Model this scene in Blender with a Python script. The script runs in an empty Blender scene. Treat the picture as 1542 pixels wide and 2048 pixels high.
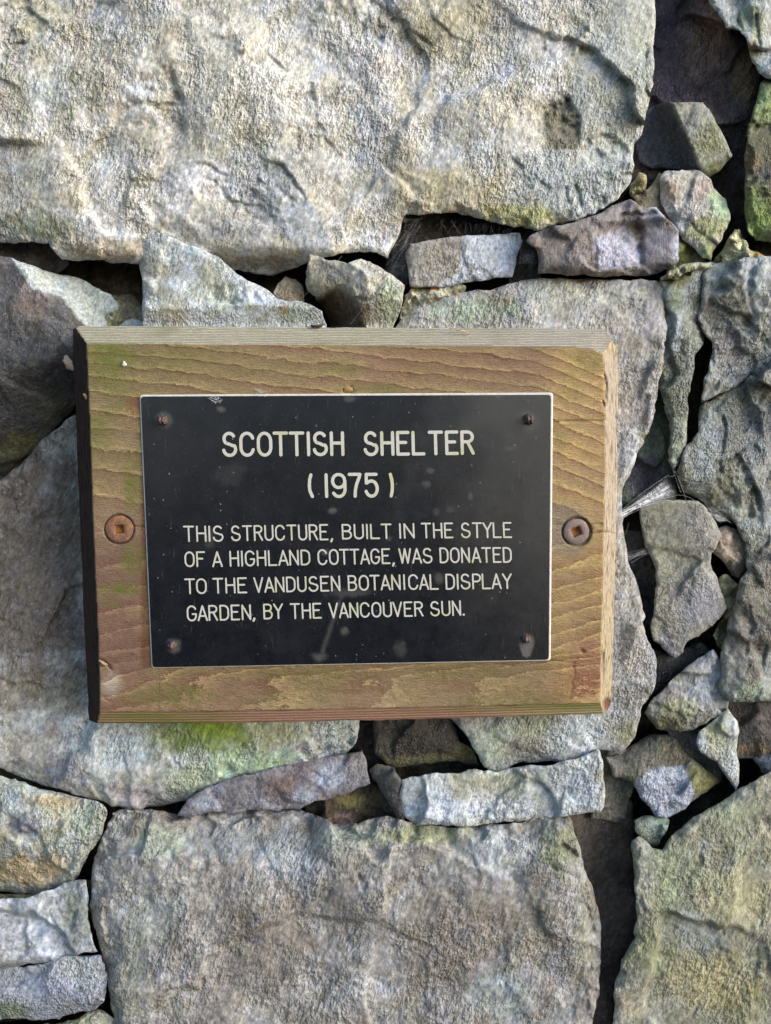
import bpy, bmesh, math, random
import numpy as np
from mathutils import Matrix, Vector

# ------------------------------------------------------------------ camera, sky, sun, exposure
SC = bpy.context.scene
COL = SC.collection
F, CX, CY = 1420.0, 771.0, 1024.0            # focal length and centre in photograph pixels
FACE_Y = -0.0450                             # plaque face; the wall's mean face is y = 0
CAM = np.array([0.008385, -0.53251 + FACE_Y, 0.063057])
a, b, c = 0.0907766, -0.0336424, -0.0121744
RX = np.array([[1, 0, 0], [0, math.cos(a), -math.sin(a)], [0, math.sin(a), math.cos(a)]])
RY = np.array([[math.cos(b), 0, math.sin(b)], [0, 1, 0], [-math.sin(b), 0, math.cos(b)]])
RZ = np.array([[math.cos(c), -math.sin(c), 0], [math.sin(c), math.cos(c), 0], [0, 0, 1]])
R = RZ @ RY @ RX @ np.array([[1, 0, 0], [0, 0, -1], [0, 1, 0.0]])
cd = bpy.data.cameras.new('camera')
cam = bpy.data.objects.new('camera', cd)
COL.objects.link(cam)
M = Matrix.Identity(4)
for i in range(3):
    M[i][0], M[i][1], M[i][2], M[i][3] = R[0][i], -R[1][i], -R[2][i], CAM[i]
cam.matrix_world = M
cd.sensor_fit = 'VERTICAL'
cd.sensor_height = 24.0
cd.lens = F / 2048 * 24.0
cd.clip_start, cd.clip_end = 0.01, 200
cd.dof.use_dof = True
cd.dof.focus_distance = 0.535
cd.dof.aperture_fstop = 8.0
SC.camera = cam

SUN_AZ, SUN_EL = math.radians(63), math.radians(24)     # azimuth: from straight in front of the wall towards the right
SUN_STRENGTH, SUN_ANGLE, SKY = 1.5, 60, 0.104
world = bpy.data.worlds.new('World')
SC.world = world
world.use_nodes = True
wn = world.node_tree
sky = wn.nodes.new('ShaderNodeTexSky')
sky.sky_type = 'NISHITA'
sky.sun_disc = False
sky.sun_elevation = SUN_EL
sun_dir = Vector((math.sin(SUN_AZ) * math.cos(SUN_EL), -math.cos(SUN_AZ) * math.cos(SUN_EL), math.sin(SUN_EL)))
sky.sun_rotation = math.atan2(sun_dir.x, sun_dir.y)
sky.air_density, sky.dust_density, sky.ozone_density = 1.0, 1.6, 1.0
wn.nodes['Background'].inputs['Strength'].default_value = SKY
wn.links.new(sky.outputs[0], wn.nodes['Background'].inputs['Color'])
sd = bpy.data.lights.new('sun', 'SUN')
sd.energy, sd.angle, sd.color = SUN_STRENGTH, math.radians(SUN_ANGLE), (1.0, 0.995, 0.985)
sun = bpy.data.objects.new('sun', sd)
COL.objects.link(sun)
sun.rotation_euler = sun_dir.to_track_quat('Z', 'Y').to_euler()
SC.view_settings.view_transform = 'Standard'
SC.view_settings.look = 'None'
SC.view_settings.exposure = 1.24
SC.view_settings.gamma = 1.0

# ------------------------------------------------------------------ helpers
def rays(px, py):
    d = np.stack([(np.asarray(px, float) - CX) / F, (np.asarray(py, float) - CY) / F, np.ones(np.shape(px))], -1)
    return d @ R

def at(px, py, y):
    """points of the plane (or planes) y = const seen at photograph pixels px, py"""
    d = rays(px, py)
    t = (y - CAM[1]) / d[..., 1]
    return CAM + d * t[..., None]

PXM = 0.000407                               # metres per photograph pixel at the wall face

def srgb(h):
    v = np.array([int(h[i:i + 2], 16) for i in (1, 3, 5)]) / 255.0
    return np.where(v <= 0.04045, v / 12.92, ((v + 0.055) / 1.055) ** 2.4)

def _hash(ix, iy, s):
    h = (ix.astype(np.int64) * 374761393 + iy.astype(np.int64) * 668265263 + s * 1274126177) & 0x7fffffff
    h = ((h ^ (h >> 13)) * 1103515245 + 12345) & 0x7fffffff
    h = ((h ^ (h >> 15)) * 69069 + 1) & 0x7fffffff
    return (h ^ (h >> 11)) & 0xffff

def perlin(x, y, s):
    ix, iy = np.floor(x), np.floor(y)
    fx, fy = x - ix, y - iy
    u, v = fx * fx * fx * (fx * (fx * 6 - 15) + 10), fy * fy * fy * (fy * (fy * 6 - 15) + 10)
    def g(ox, oy):
        th = _hash(ix + ox, iy + oy, s) * (2 * math.pi / 65536)
        return np.cos(th) * (fx - ox) + np.sin(th) * (fy - oy)
    a0 = g(0, 0) * (1 - u) + g(1, 0) * u
    a1 = g(0, 1) * (1 - u) + g(1, 1) * u
    return (a0 * (1 - v) + a1 * v) * 1.5

def fbm(x, y, wl, octs, s, gain=0.5):
    t, amp, n = 0, 1, 0
    for o in range(octs):
        t = t + amp * perlin(x / wl + 17.3 * o, y / wl - 9.1 * o, s + o * 7)
        n += amp; amp *= gain; wl /= 2.03
    return t / n

def chips(x, y, size, s, blend=0.12):
    """broken faces: each cell of a warped lattice is a tilted plane; returns height in units of size"""
    wx = x + size * 0.22 * perlin(x / size * 1.3, y / size * 1.3, s + 50) + 0.05 * size * perlin(x / size * 6, y / size * 6, s + 51)
    wy = y + size * 0.22 * perlin(x / size * 1.3, y / size * 1.3, s + 60) + 0.05 * size * perlin(x / size * 6, y / size * 6, s + 61)
    cx, cy = np.floor(wx / size), np.floor(wy / size)
    ds, hs = [], []
    for ox in (-1, 0, 1):
        for oy in (-1, 0, 1):
            jx = cx + ox; jy = cy + oy
            px = (jx + 0.1 + 0.8 * _hash(jx, jy, s) / 65536) * size
            py = (jy + 0.1 + 0.8 * _hash(jx, jy, s + 1) / 65536) * size
            gx = _hash(jx, jy, s + 2) / 65536 - 0.5
            gy = _hash(jx, jy, s + 3) / 65536 - 0.5
            of = _hash(jx, jy, s + 4) / 65536 - 0.5
            dx, dy = wx - px, wy - py
            ds.append(np.hypot(dx, dy)); hs.append(0.35 * of + (gx * dx + gy * dy) / size)
    ds, hs = np.array(ds), np.array(hs)
    w = np.exp(-(ds - ds.min(0)) / (size * blend))
    return (w * hs).sum(0) / w.sum(0)

def sstep(a0, b0, x):
    t = np.clip((x - a0) / (b0 - a0), 0, 1)
    return t * t * (3 - 2 * t)

def rough_outline(pts, amp, s, step=5.0):
    """outline with broken, straight-edged nicks"""
    rs = np.random.RandomState(s % 100003)
    P, N, W = [], [], []
    n = len(pts)
    for i in range(n):
        p, q = np.array(pts[i], float), np.array(pts[(i + 1) % n], float)
        L = np.hypot(*(q - p))
        k = max(1, int(L / step))
        t = np.arange(k) / k
        P.append(p + (q - p) * t[:, None])
        N.append(np.tile(np.array([q[1] - p[1], p[0] - q[0]]) / max(L, 1e-6), (k, 1)))
        W.append(np.minimum(1, np.minimum(t, 1 - t) * L / 10 + 0.35))
    P, N, W = np.concatenate(P), np.concatenate(N), np.concatenate(W)
    arc = np.r_[0, np.cumsum(np.hypot(*np.diff(P, axis=0).T))]
    d = np.zeros(len(P))
    for gap, g in ((34, 0.75), (12, 0.42)):
        kn = np.cumsum(rs.uniform(gap * .5, gap * 1.5, int(arc[-1] / gap) + 4))
        kn = np.r_[0, kn]
        d += g * np.interp(arc, kn, np.clip(rs.normal(0, 1, len(kn)), -1.8, 1.8))
    return P + N * (d * amp * W)[:, None]

def inside(poly, x, y):
    r = np.zeros(x.shape, bool)
    p, q = poly, np.roll(poly, -1, 0)
    for (x0, y0), (x1, y1) in zip(p, q):
        if y0 == y1: continue
        m = (y0 > y) != (y1 > y)
        r ^= m & (x < (x1 - x0) * (y - y0) / (y1 - y0) + x0)
    return r

def seg_dist(poly, x, y, closed=True):
    """distance to the nearest segment, its nearest point, signed side and parameter along the polyline"""
    best = np.full(x.shape, 1e9); bx = np.zeros(x.shape); by = np.zeros(x.shape); side = np.zeros(x.shape); par = np.zeros(x.shape)
    n = len(poly)
    m = n if closed else n - 1
    for i in range(m):
        x0, y0 = poly[i]; x1, y1 = poly[(i + 1) % n]
        dx, dy = x1 - x0, y1 - y0
        L2 = dx * dx + dy * dy + 1e-9
        t = np.clip(((x - x0) * dx + (y - y0) * dy) / L2, 0, 1)
        qx, qy = x0 + t * dx, y0 + t * dy
        d = (x - qx) ** 2 + (y - qy) ** 2
        k = d < best
        best = np.where(k, d, best); bx = np.where(k, qx, bx); by = np.where(k, qy, by)
        side = np.where(k, dx * (y - y0) - dy * (x - x0), side); par = np.where(k, (i + t) / m, par)
    return np.sqrt(best), bx, by, side, par

def grid_mesh(poly, cell):
    """quads filling an outline, border vertices pulled onto it"""
    x0, y0 = poly.min(0) - cell; x1, y1 = poly.max(0) + cell
    xs = np.arange(x0, x1 + cell, cell); ys = np.arange(y0, y1 + cell, cell)
    X, Y = np.meshgrid(xs, ys)
    cin = inside(poly, X[:-1, :-1] + cell / 2, Y[:-1, :-1] + cell / 2)
    ny, nx = X.shape
    idx = np.arange(nx * ny).reshape(ny, nx)
    q = np.stack([idx[:-1, :-1], idx[1:, :-1], idx[1:, 1:], idx[:-1, 1:]], -1)[cin]
    used = np.unique(q)
    remap = -np.ones(nx * ny, int); remap[used] = np.arange(len(used))
    q = remap[q]
    px, py = X.ravel()[used], Y.ravel()[used]
    e = np.concatenate([q[:, [0, 1]], q[:, [1, 2]], q[:, [2, 3]], q[:, [3, 0]]])
    key = np.sort(e, 1); key = key[:, 0] * (len(used) + 1) + key[:, 1]
    u, inv, cnt = np.unique(key, return_inverse=True, return_counts=True)
    be = e[cnt[inv] == 1]
    bv = np.unique(be)
    d, bx, by, _, _ = seg_dist(poly, px[bv], py[bv])
    px[bv], py[bv] = bx, by
    return px, py, q, be, bv

def outline_distance(poly, px, py, cap=70.0):
    d = np.full(px.shape, cap)
    # work in blocks so that only close segments are tried
    B = 90.0
    kx, ky = np.floor(px / B).astype(int), np.floor(py / B).astype(int)
    keys = kx * 10007 + ky
    q = np.roll(poly, -1, 0)
    mid = (poly + q) / 2
    order = np.argsort(keys, kind='stable'); ks = keys[order]
    st = np.flatnonzero(np.r_[True, ks[1:] != ks[:-1]]); en = np.r_[st[1:], len(ks)]
    for s0, e0 in zip(st, en):
        ii = order[s0:e0]
        cx, cy = (kx[ii[0]] + .5) * B, (ky[ii[0]] + .5) * B
        near = (np.abs(mid[:, 0] - cx) < B / 2 + cap + 10) & (np.abs(mid[:, 1] - cy) < B / 2 + cap + 10)
        if not near.any(): continue
        A, Q = poly[near], q[near]
        D = Q - A
        X = px[ii][:, None] - A[None, :, 0]; Y = py[ii][:, None] - A[None, :, 1]
        t = np.clip((X * D[:, 0] + Y * D[:, 1]) / ((D ** 2).sum(1) + 1e-9), 0, 1)
        dd = np.sqrt(((X - t * D[:, 0]) ** 2 + (Y - t * D[:, 1]) ** 2).min(1))
        d[ii] = np.minimum(d[ii], dd)
    return d

def make_mesh(name, co, faces_q, faces_x=None, mat=None, attrs=None, smooth=True, mats=None, mat_index=None, loc=None):
    """co: (n,3) world; the object's origin is put at loc (default: centroid)"""
    me = bpy.data.meshes.new(name)
    loc = co.mean(0) if loc is None else np.array(loc)
    me.vertices.add(len(co)); me.vertices.foreach_set('co', (co - loc).astype(np.float32).ravel())
    polys = [np.asarray(faces_q)] + ([np.asarray(faces_x)] if faces_x is not None and len(faces_x) else [])
    lv = np.concatenate([p.ravel() for p in polys])
    tot = np.concatenate([np.full(len(p), p.shape[1]) for p in polys])
    me.loops.add(len(lv)); me.loops.foreach_set('vertex_index', lv.astype(np.int32))
    me.polygons.add(len(tot))
    me.polygons.foreach_set('loop_start', np.r_[0, np.cumsum(tot)[:-1]].astype(np.int32))
    me.polygons.foreach_set('loop_total', tot.astype(np.int32))
    me.update(calc_edges=True)
    me.polygons.foreach_set('use_smooth', np.full(len(tot), smooth))
    for m in (mats or ([mat] if mat else [])): me.materials.append(m)
    if mat_index is not None: me.polygons.foreach_set('material_index', mat_index.astype(np.int32))
    for k, v in (attrs or {}).items():
        if v.ndim == 2:
            at_ = me.attributes.new(k, 'FLOAT_COLOR', 'POINT')
            at_.data.foreach_set('color', np.c_[v, np.ones(len(v))].astype(np.float32).ravel())
        else:
            at_ = me.attributes.new(k, 'FLOAT', 'POINT')
            at_.data.foreach_set('value', v.astype(np.float32))
    me.validate()
    o = bpy.data.objects.new(name, me)
    o.location = loc
    COL.objects.link(o)
    return o

def tag(o, label=None, cat=None, group=None, kind=None):
    if label: o['label'] = label
    if cat: o['category'] = cat
    if group: o['group'] = group
    if kind: o['kind'] = kind
    return o

def child(o, parent):
    o.parent = parent
    o.matrix_parent_inverse = Matrix.Identity(4)
    o.location = Vector(o.location) - Vector(parent.location)
    return o

def empty(name, loc):
    o = bpy.data.objects.new(name, None)
    o.location = loc
    o.empty_display_size = 0.02
    COL.objects.link(o)
    return o

# ------------------------------------------------------------------ materials
class NT:
    def __init__(self, name):
        self.m = bpy.data.materials.new(name); self.m.use_nodes = True
        self.t = self.m.node_tree; self.p = self.t.nodes['Principled BSDF']
    def n(self, typ, **kw):
        nd = self.t.nodes.new(typ)
        for k, v in kw.items():
            if k.startswith('i_'): nd.inputs[int(k[2:]) if k[2:].isdigit() else k[2:].replace('_', ' ')].default_value = v
            else: setattr(nd, k, v)
        return nd
    def l(self, a0, b0): self.t.links.new(a0, b0)
    def coord(self, scale=(1, 1, 1), rot=(0, 0, 0)):
        tc = self.n('ShaderNodeTexCoord'); mp = self.n('ShaderNodeMapping')
        mp.inputs['Scale'].default_value = scale; mp.inputs['Rotation'].default_value = rot
        self.l(tc.outputs['Object'], mp.inputs['Vector'])
        return mp.outputs[0]
    def noise(self, vec, scale, detail=4, rough=0.6, dist=0.0):
        nd = self.n('ShaderNodeTexNoise')
        nd.inputs['Scale'].default_value = scale; nd.inputs['Detail'].default_value = detail
        nd.inputs['Roughness'].default_value = rough; nd.inputs['Distortion'].default_value = dist
        self.l(vec, nd.inputs['Vector'])
        return nd.outputs['Fac']
    def rng(self, v, a0, b0, c0, d0):
        nd = self.n('ShaderNodeMapRange')
        for i, x in zip((1, 2, 3, 4), (a0, b0, c0, d0)): nd.inputs[i].default_value = x
        self.l(v, nd.inputs[0]); return nd.outputs[0]
    def math(self, op, x, y=None):
        nd = self.n('ShaderNodeMath', operation=op)
        for i, v in enumerate((x, y)):
            if v is None: continue
            if isinstance(v, (int, float)): nd.inputs[i].default_value = v
            else: self.l(v, nd.inputs[i])
        return nd.outputs[0]
    def mix(self, fac, x, y, mode='MIX'):
        nd = self.n('ShaderNodeMix', data_type='RGBA', blend_type=mode)
        for i, v in ((0, fac), (6, x), (7, y)):
            if isinstance(v, (int, float)): nd.inputs[i].default_value = v
            elif isinstance(v, (tuple, list, np.ndarray)): nd.inputs[i].default_value = (*v[:3], 1)
            else: self.l(v, nd.inputs[i])
        return nd.outputs[2]
    def attr(self, name):
        nd = self.n('ShaderNodeAttribute', attribute_name=name); return nd
    def bump(self, h, strength, dist, nrm=None):
        nd = self.n('ShaderNodeBump'); nd.inputs['Strength'].default_value = strength; nd.inputs['Distance'].default_value = dist
        self.l(h, nd.inputs['Height'])
        if nrm: self.l(nrm, nd.inputs['Normal'])
        return nd.outputs[0]
    def ramp(self, v, stops):
        nd = self.n('ShaderNodeValToRGB'); e = nd.color_ramp.elements
        while len(e) < len(stops): e.new(0.5)
        for k, (p, c0) in enumerate(stops): e[k].position = p; e[k].color = (*c0, 1)
        self.l(v, nd.inputs[0]); return nd.outputs[0]
    def out(self, color=None, rough=None, nrm=None, spec=None):
        if color is not None:
            if isinstance(color, (tuple, list, np.ndarray)): self.p.inputs['Base Color'].default_value = (*color[:3], 1)
            else: self.l(color, self.p.inputs['Base Color'])
        if rough is not None:
            if isinstance(rough, (int, float)): self.p.inputs['Roughness'].default_value = rough
            else: self.l(rough, self.p.inputs['Roughness'])
        if nrm is not None: self.l(nrm, self.p.inputs['Normal'])
        if spec is not None: self.p.inputs['Specular IOR Level'].default_value = spec
        return self.m

def stone_material(name, streak=1.0, bump=1.0):
    t = NT(name)
    mp = t.n('ShaderNodeMapping'); mp.inputs['Scale'].default_value = (1, 1, 1 - 0.42 * streak)
    t.l(t.coord((1, 1, 1), (0, math.radians(-24), 0)), mp.inputs['Vector'])
    v = mp.outputs[0]
    vi = t.coord()
    oi = t.n('ShaderNodeObjectInfo')
    vm = t.n('ShaderNodeVectorMath', operation='SCALE'); t.l(v, vm.inputs[0]); t.l(t.rng(oi.outputs['Random'], 0, 1, 0.75, 1.35), vm.inputs['Scale'])
    v = vm.outputs[0]
    grain = t.noise(v, 300, 2.4, 0.55)
    mid = t.noise(v, 120, 4, 0.62, 0.5)
    big = t.noise(vi, 36, 4, 0.6, 0.6)
    base = t.attr('tint').outputs['Color']
    col = t.mix(t.rng(big, 0.36, 0.64, 0, 0.22), base, t.mix(1.0, base, (1.10, 1.0, 0.90), 'MULTIPLY'))
    col = t.mix(t.rng(t.noise(vi, 58, 5, 0.65), 0.48, 0.66, 0, 0.40), col, t.mix(1.0, col, (0.82, 0.90, 0.76), 'MULTIPLY'))
    col = t.mix(t.rng(t.noise(v, 100, 7, 0.75), 0.50, 0.68, 0, 0.70), col, t.mix(1.0, col, (1.28, 1.33, 1.44), 'MULTIPLY'))
    col = t.mix(t.rng(mid, 0.44, 0.30, 0, 0.70), col, t.mix(1.0, col, (0.62, 0.57, 0.51), 'MULTIPLY'))
    col = t.mix(t.rng(t.noise(v, 210, 6, 0.75), 0.54, 0.66, 0, 0.55), col, t.mix(1.0, col, (0.70, 0.65, 0.58), 'MULTIPLY'))
    hue = t.noise(vi, 46, 5, 0.7, 0.8)
    col = t.mix(t.rng(hue, 0.52, 0.66, 0, 0.75), col, t.mix(1.0, col, (0.90, 0.98, 1.16), 'MULTIPLY'))
    col = t.mix(t.rng(hue, 0.48, 0.34, 0, 0.6), col, t.mix(1.0, col, (1.04, 1.02, 0.86), 'MULTIPLY'))
    g = t.rng(grain, 0.30, 0.70, 0.68, 1.36)
    g = t.math('MULTIPLY', g, t.rng(t.noise(v, 640, 2, 0.6), 0.30, 0.70, 0.74, 1.28))
    cg = t.n('ShaderNodeCombineColor'); [t.l(g, cg.inputs[i]) for i in range(3)]
    col = t.mix(1.0, col, cg.outputs[0], 'MULTIPLY')
    vo = t.n('ShaderNodeTexVoronoi'); vo.inputs['Scale'].default_value = 330; t.l(v, vo.inputs['Vector'])
    sp = t.math('MULTIPLY', t.rng(vo.outputs['Distance'], 0.20, 0.05, 0, 0.7), t.rng(mid, 0.48, 0.60, 0, 1))
    col = t.mix(sp, col, (0.60, 0.61, 0.60))
    h = t.math('ADD', t.math('MULTIPLY', grain, 1.15), t.math('ADD', t.math('MULTIPLY', mid, 0.75), t.math('MULTIPLY', t.noise(v, 600, 2, 0.6), 0.40)))
    bn = t.n('ShaderNodeBump'); bn.inputs['Distance'].default_value = 0.0066
    t.l(h, bn.inputs['Height'])
    rough_zone = t.rng(t.noise(vi, 19, 4, .6, .6), .40, .58, .22, 1.15)
    t.l(t.math('MULTIPLY', t.math('MULTIPLY', rough_zone, t.rng(t.math('FRACT', t.math('MULTIPLY', oi.outputs['Random'], 7.31)), 0, 1, .65, 1.05)), 0.85 * bump), bn.inputs['Strength'])
    return t.out(col, 0.74, bn.outputs[0], 0.32)

STONE = stone_material('stone')
SMOOTH_STONE = stone_material('smooth stone', 0.75, 0.55)

# ------------------------------------------------------------------ stones
GROUP = 'stones of the dry stone wall'
BOARD_PX = (150, 655, 1232, 1446)

def line_facet(px, py, f):
    x0, y0, x1, y1, slope = f[:5]
    soft = f[5] if len(f) > 5 else 5.0
    fade = f[6] if len(f) > 6 else 40.0
    dx, dy = x1 - x0, y1 - y0
    L = math.hypot(dx, dy)
    wob = min(5.0, 1.2 * soft) * fbm(px, py, 46, 3, int(abs(x0 + y1)) + 3)
    d = (dx * (py - y0) - dy * (px - x0)) / L + wob
    t = ((px - x0) * dx + (py - y0) * dy) / L
    w = sstep(-fade, 0, t) * sstep(L + fade, L, t)
    dd = soft * np.log1p(np.exp(np.clip(d / soft, -30, 30)))
    return -slope * dd * w

def ledge(px, py, f):
    pts, depth, width = f[:3]
    groove = f[3] if len(f) > 3 else 0.0
    p = rough_outline(pts + pts[::-1], 2.0, int(pts[0][0]) + 5)[: max(2, int(sum(math.hypot(pts[i + 1][0] - pts[i][0], pts[i + 1][1] - pts[i][1]) for i in range(len(pts) - 1)) / 6))]
    p = np.vstack([p, np.array(pts[-1], float)])
    m = (px > p[:, 0].min() - width * 4) & (px < p[:, 0].max() + width * 4) & (py > p[:, 1].min() - width * 4) & (py < p[:, 1].max() + width * 4)
    h = np.zeros(px.shape)
    d, _, _, side, par = seg_dist(p, px[m], py[m], closed=False)
    tap = np.clip(np.minimum(par, 1 - par) * 5, 0, 1)
    nn = fbm(px[m], py[m], 30, 3, int(abs(pts[0][1])) + 9, 0.6)
    tw = max(2.5, width * .10)
    s = sstep(-tw, tw, np.sign(side) * np.minimum(d, tw * 1.2) + .6 * tw * nn)
    var = np.clip(0.75 + 1.3 * nn, 0.1, 1.6)
    h[m] = tap * (-depth * var * np.exp(-d / (width * (1 + .6 * nn))) * s - 0.45 * groove * var * np.exp(-(d / 2.4) ** 2))
    return h

SEED = [11]
GAIN, SETBACK = 1.0, 1.0
def stone(label, pts, y=0.0, tint=('#b0a68c', '#8f8f86', '#a6a596'), edge=(26, 14), rough=1.0, chip=1.0, facets=(), ledges=(), bumps=(),
          blobs=(), planes=(), smooth=(), tilt=(0, 0), back=0.085, cell=3.0, mat=None, jag=3.2, name='wall_stone', cat='stone', seed=None, wl=150, group=GROUP, taper=0.10):
    """y: height of the stone's face towards the viewer, in photograph pixels, over the wall's mean face"""
    SEED[0] += 13
    y = y * SETBACK
    s = seed or SEED[0]
    poly = rough_outline(pts, jag, s)
    px, py, q, be, bv = grid_mesh(poly, cell)
    d = outline_distance(poly, px, py)
    ctr = poly.mean(0)
    h = np.full(px.shape, float(y))
    h += tilt[0] * (px - ctr[0]) + tilt[1] * (py - ctr[1])
    er, ed = edge
    wr = er * 0.8 * np.clip(0.85 + 2.6 * chips(px, py, 42, s + 3, .04) + 0.7 * fbm(px, py, 70, 2, s + 4), .15, 2.0)
    k = np.clip(1 - d / np.maximum(wr, 2), 0, 1)
    h -= ed * 0.75 * (0.62 * k + 0.38 * (1 - np.sqrt(np.clip(1 - k * k, 0, 1)))) * np.clip(wr / max(er * .8, 1), .3, 1.4)
    ang = math.radians(28)
    u, v = px * math.cos(ang) + py * math.sin(ang), (-px * math.sin(ang) + py * math.cos(ang)) * 1.0
    sm = np.ones(px.shape)
    for (bx, by, rx, ry, st) in smooth:
        sm *= 1 - st * sstep(1.25, .6, np.hypot((px - bx) / rx, (py - by) / ry) + .4 * fbm(px, py, 40, 3, s + 5))
    h += rough * ((18.0 if wl >= 160 else 9.0) * fbm(px, py, wl, 3, s + 20) + sm * (3.2 * fbm(u * 1.25, v * 0.85, 40, 4, s + 30, 0.55) + 1.2 * fbm(u * 1.4, v * 0.8, 11, 2, s + 35, 0.7)))
    bigc = min(230.0, max(70.0, 0.34 * float(np.hypot(*(poly.max(0) - poly.min(0))))))
    h += chip * (0.36 * bigc * chips(u * .9, v, bigc, s + 40, .016) + sm * (0.19 * 62 * chips(u, v * .8, 62, s + 45, .03) + 0.07 * 22 * chips(px, py, 22, s + 48, .07)))
    for f in facets: h += line_facet(px, py, f)
    for f in ledges: h += ledge(px, py, f)
    for (bx, by, rx, ry, an, bh) in bumps:
        ca, sa = math.cos(math.radians(an)), math.sin(math.radians(an))
        X, Y = (px - bx) * ca + (py - by) * sa, -(px - bx) * sa + (py - by) * ca
        h += bh * np.exp(-((X / rx) ** 2 + (Y / ry) ** 2))
    # keep clear of the back of the wooden board
    bx0, by0, bx1, by1 = BOARD_PX
    ov = np.minimum(np.minimum(px - bx0, bx1 - px), np.minimum(py - by0, by1 - py))
    lim = np.where(ov > -8, 8.0, 8.0 + (-8 - ov) * 0.5)
    h = np.minimum(h, lim)
    Y = -h * PXM
    co = at(px, py, Y)
    # colour of the stone, with some light and shade painted in
    T = [srgb(x) for x in tint]
    m1 = sstep(-0.25, 0.3, fbm(px, py, 170, 4, s + 70, 0.6))[:, None]
    m2 = sstep(-0.05, 0.35, fbm(px + 300, py, 85, 4, s + 80, 0.6))[:, None]
    col = T[0] * (1 - m1) + T[1] * m1
    col = col * (1 - m2 * 0.8) + T[2] * m2 * 0.8
    for (bx, by, rx, ry, hx, st) in blobs:
        w = 0.75 * fbm(px, py, 48, 4, s + 90 + int(bx) % 50, 0.65)
        rr = np.sqrt(((px - bx) / rx) ** 2 + ((py - by) / ry) ** 2)
        lo_, hi_ = (0.86, 1.10) if st >= .95 else (0.45, 1.25)
        k = (st * sstep(hi_, lo_, rr + w))[:, None]
        col = col * (1 - k) + srgb(hx) * k
    for (pp, hx, st) in planes:                # broken faces in another tone
        pp = np.array(pp, float)
        dd, _, _, _, _ = seg_dist(pp, px, py)
        dd = np.where(inside(pp, px, py), dd, -dd) + 7 * fbm(px, py, 30, 4, s + 95, .65)
        k = (st * sstep(-3.5, 3.5, dd))[:, None]
        col = col * (1 - k) + srgb(hx) * k
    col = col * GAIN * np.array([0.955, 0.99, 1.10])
    # back of the stone
    nb = len(bv); base = len(px)
    loop = np.full(base, -1); loop[bv] = base + np.arange(nb)
    mid = at(ctr[0], ctr[1], 0.0)
    yb = -y * PXM + back
    def shrunk(k, yy): return at(px[bv] + (ctr[0] - px[bv]) * k, py[bv] + (ctr[1] - py[bv]) * k, yy)
    b1 = shrunk(.012, Y[bv] + 0.010); b2 = shrunk(taper, np.full(nb, yb))
    loop2 = np.full(base, -1); loop2[bv] = base + nb + np.arange(nb)
    sk = np.concatenate([np.stack([be[:, 1], be[:, 0], loop[be[:, 0]], loop[be[:, 1]]], 1),
                         np.stack([loop[be[:, 1]], loop[be[:, 0]], loop2[be[:, 0]], loop2[be[:, 1]]], 1)])
    cen = np.array([[mid[0], yb, mid[2]]])
    cap = np.stack([loop2[be[:, 1]], loop2[be[:, 0]], np.full(len(be), base + 2 * nb)], 1)
    co = np.vstack([co, b1, b2, cen])
    col = np.vstack([col, col[bv], col[bv], col.mean(0)[None]])
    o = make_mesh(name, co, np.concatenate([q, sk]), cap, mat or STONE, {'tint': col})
    return tag(o, label, cat, group)

exec_stones = True
TAN = ('#b9ad90', '#c3bfae', '#9d9878')
GREY = ('#a3a29b', '#b4b6b4', '#8f8c82')
COOL = ('#a9adb0', '#b9c0c4', '#93948f')
SLATE = ('#8b8885', '#9a9a9c', '#7c766e')
OLIVE = ('#908b76', '#9c9b8d', '#828465')
PLUM = ('#433c3d', '#4d4441', '#393739')
BROWN = ('#7e7061', '#8b8074', '#6c6255')
BX0, BX1, BY0, BY1 = -190, 1732, -190, 2238

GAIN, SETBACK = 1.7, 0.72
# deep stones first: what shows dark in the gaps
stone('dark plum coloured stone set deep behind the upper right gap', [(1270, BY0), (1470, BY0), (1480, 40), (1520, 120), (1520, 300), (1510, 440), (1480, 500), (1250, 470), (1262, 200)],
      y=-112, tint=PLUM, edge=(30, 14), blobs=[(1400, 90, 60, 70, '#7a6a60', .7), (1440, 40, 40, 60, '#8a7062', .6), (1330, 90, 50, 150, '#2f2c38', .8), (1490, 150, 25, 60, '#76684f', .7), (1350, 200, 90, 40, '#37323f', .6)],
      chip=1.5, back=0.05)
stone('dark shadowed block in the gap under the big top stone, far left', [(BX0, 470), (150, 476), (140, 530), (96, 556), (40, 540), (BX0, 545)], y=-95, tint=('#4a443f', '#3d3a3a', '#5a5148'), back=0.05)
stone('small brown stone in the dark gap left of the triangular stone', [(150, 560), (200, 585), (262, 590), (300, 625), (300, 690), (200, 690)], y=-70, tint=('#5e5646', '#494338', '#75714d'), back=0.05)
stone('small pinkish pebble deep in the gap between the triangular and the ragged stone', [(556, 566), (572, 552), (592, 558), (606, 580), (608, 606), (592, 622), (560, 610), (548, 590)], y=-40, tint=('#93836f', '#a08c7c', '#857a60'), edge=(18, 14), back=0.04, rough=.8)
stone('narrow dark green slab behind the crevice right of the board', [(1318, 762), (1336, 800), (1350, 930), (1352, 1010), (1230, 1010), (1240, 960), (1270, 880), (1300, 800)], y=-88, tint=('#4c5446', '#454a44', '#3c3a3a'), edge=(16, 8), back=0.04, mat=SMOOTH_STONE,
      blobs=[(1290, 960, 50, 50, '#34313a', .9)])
stone('dark brown stone deep in the gap left of the tall flagstone', [(1235, 1060), (1300, 1060), (1322, 1140), (1330, 1200), (1300, 1260), (1240, 1250)], y=-95, tint=('#4b4541', '#56504a', '#3c3a3a'), back=0.04)
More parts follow.
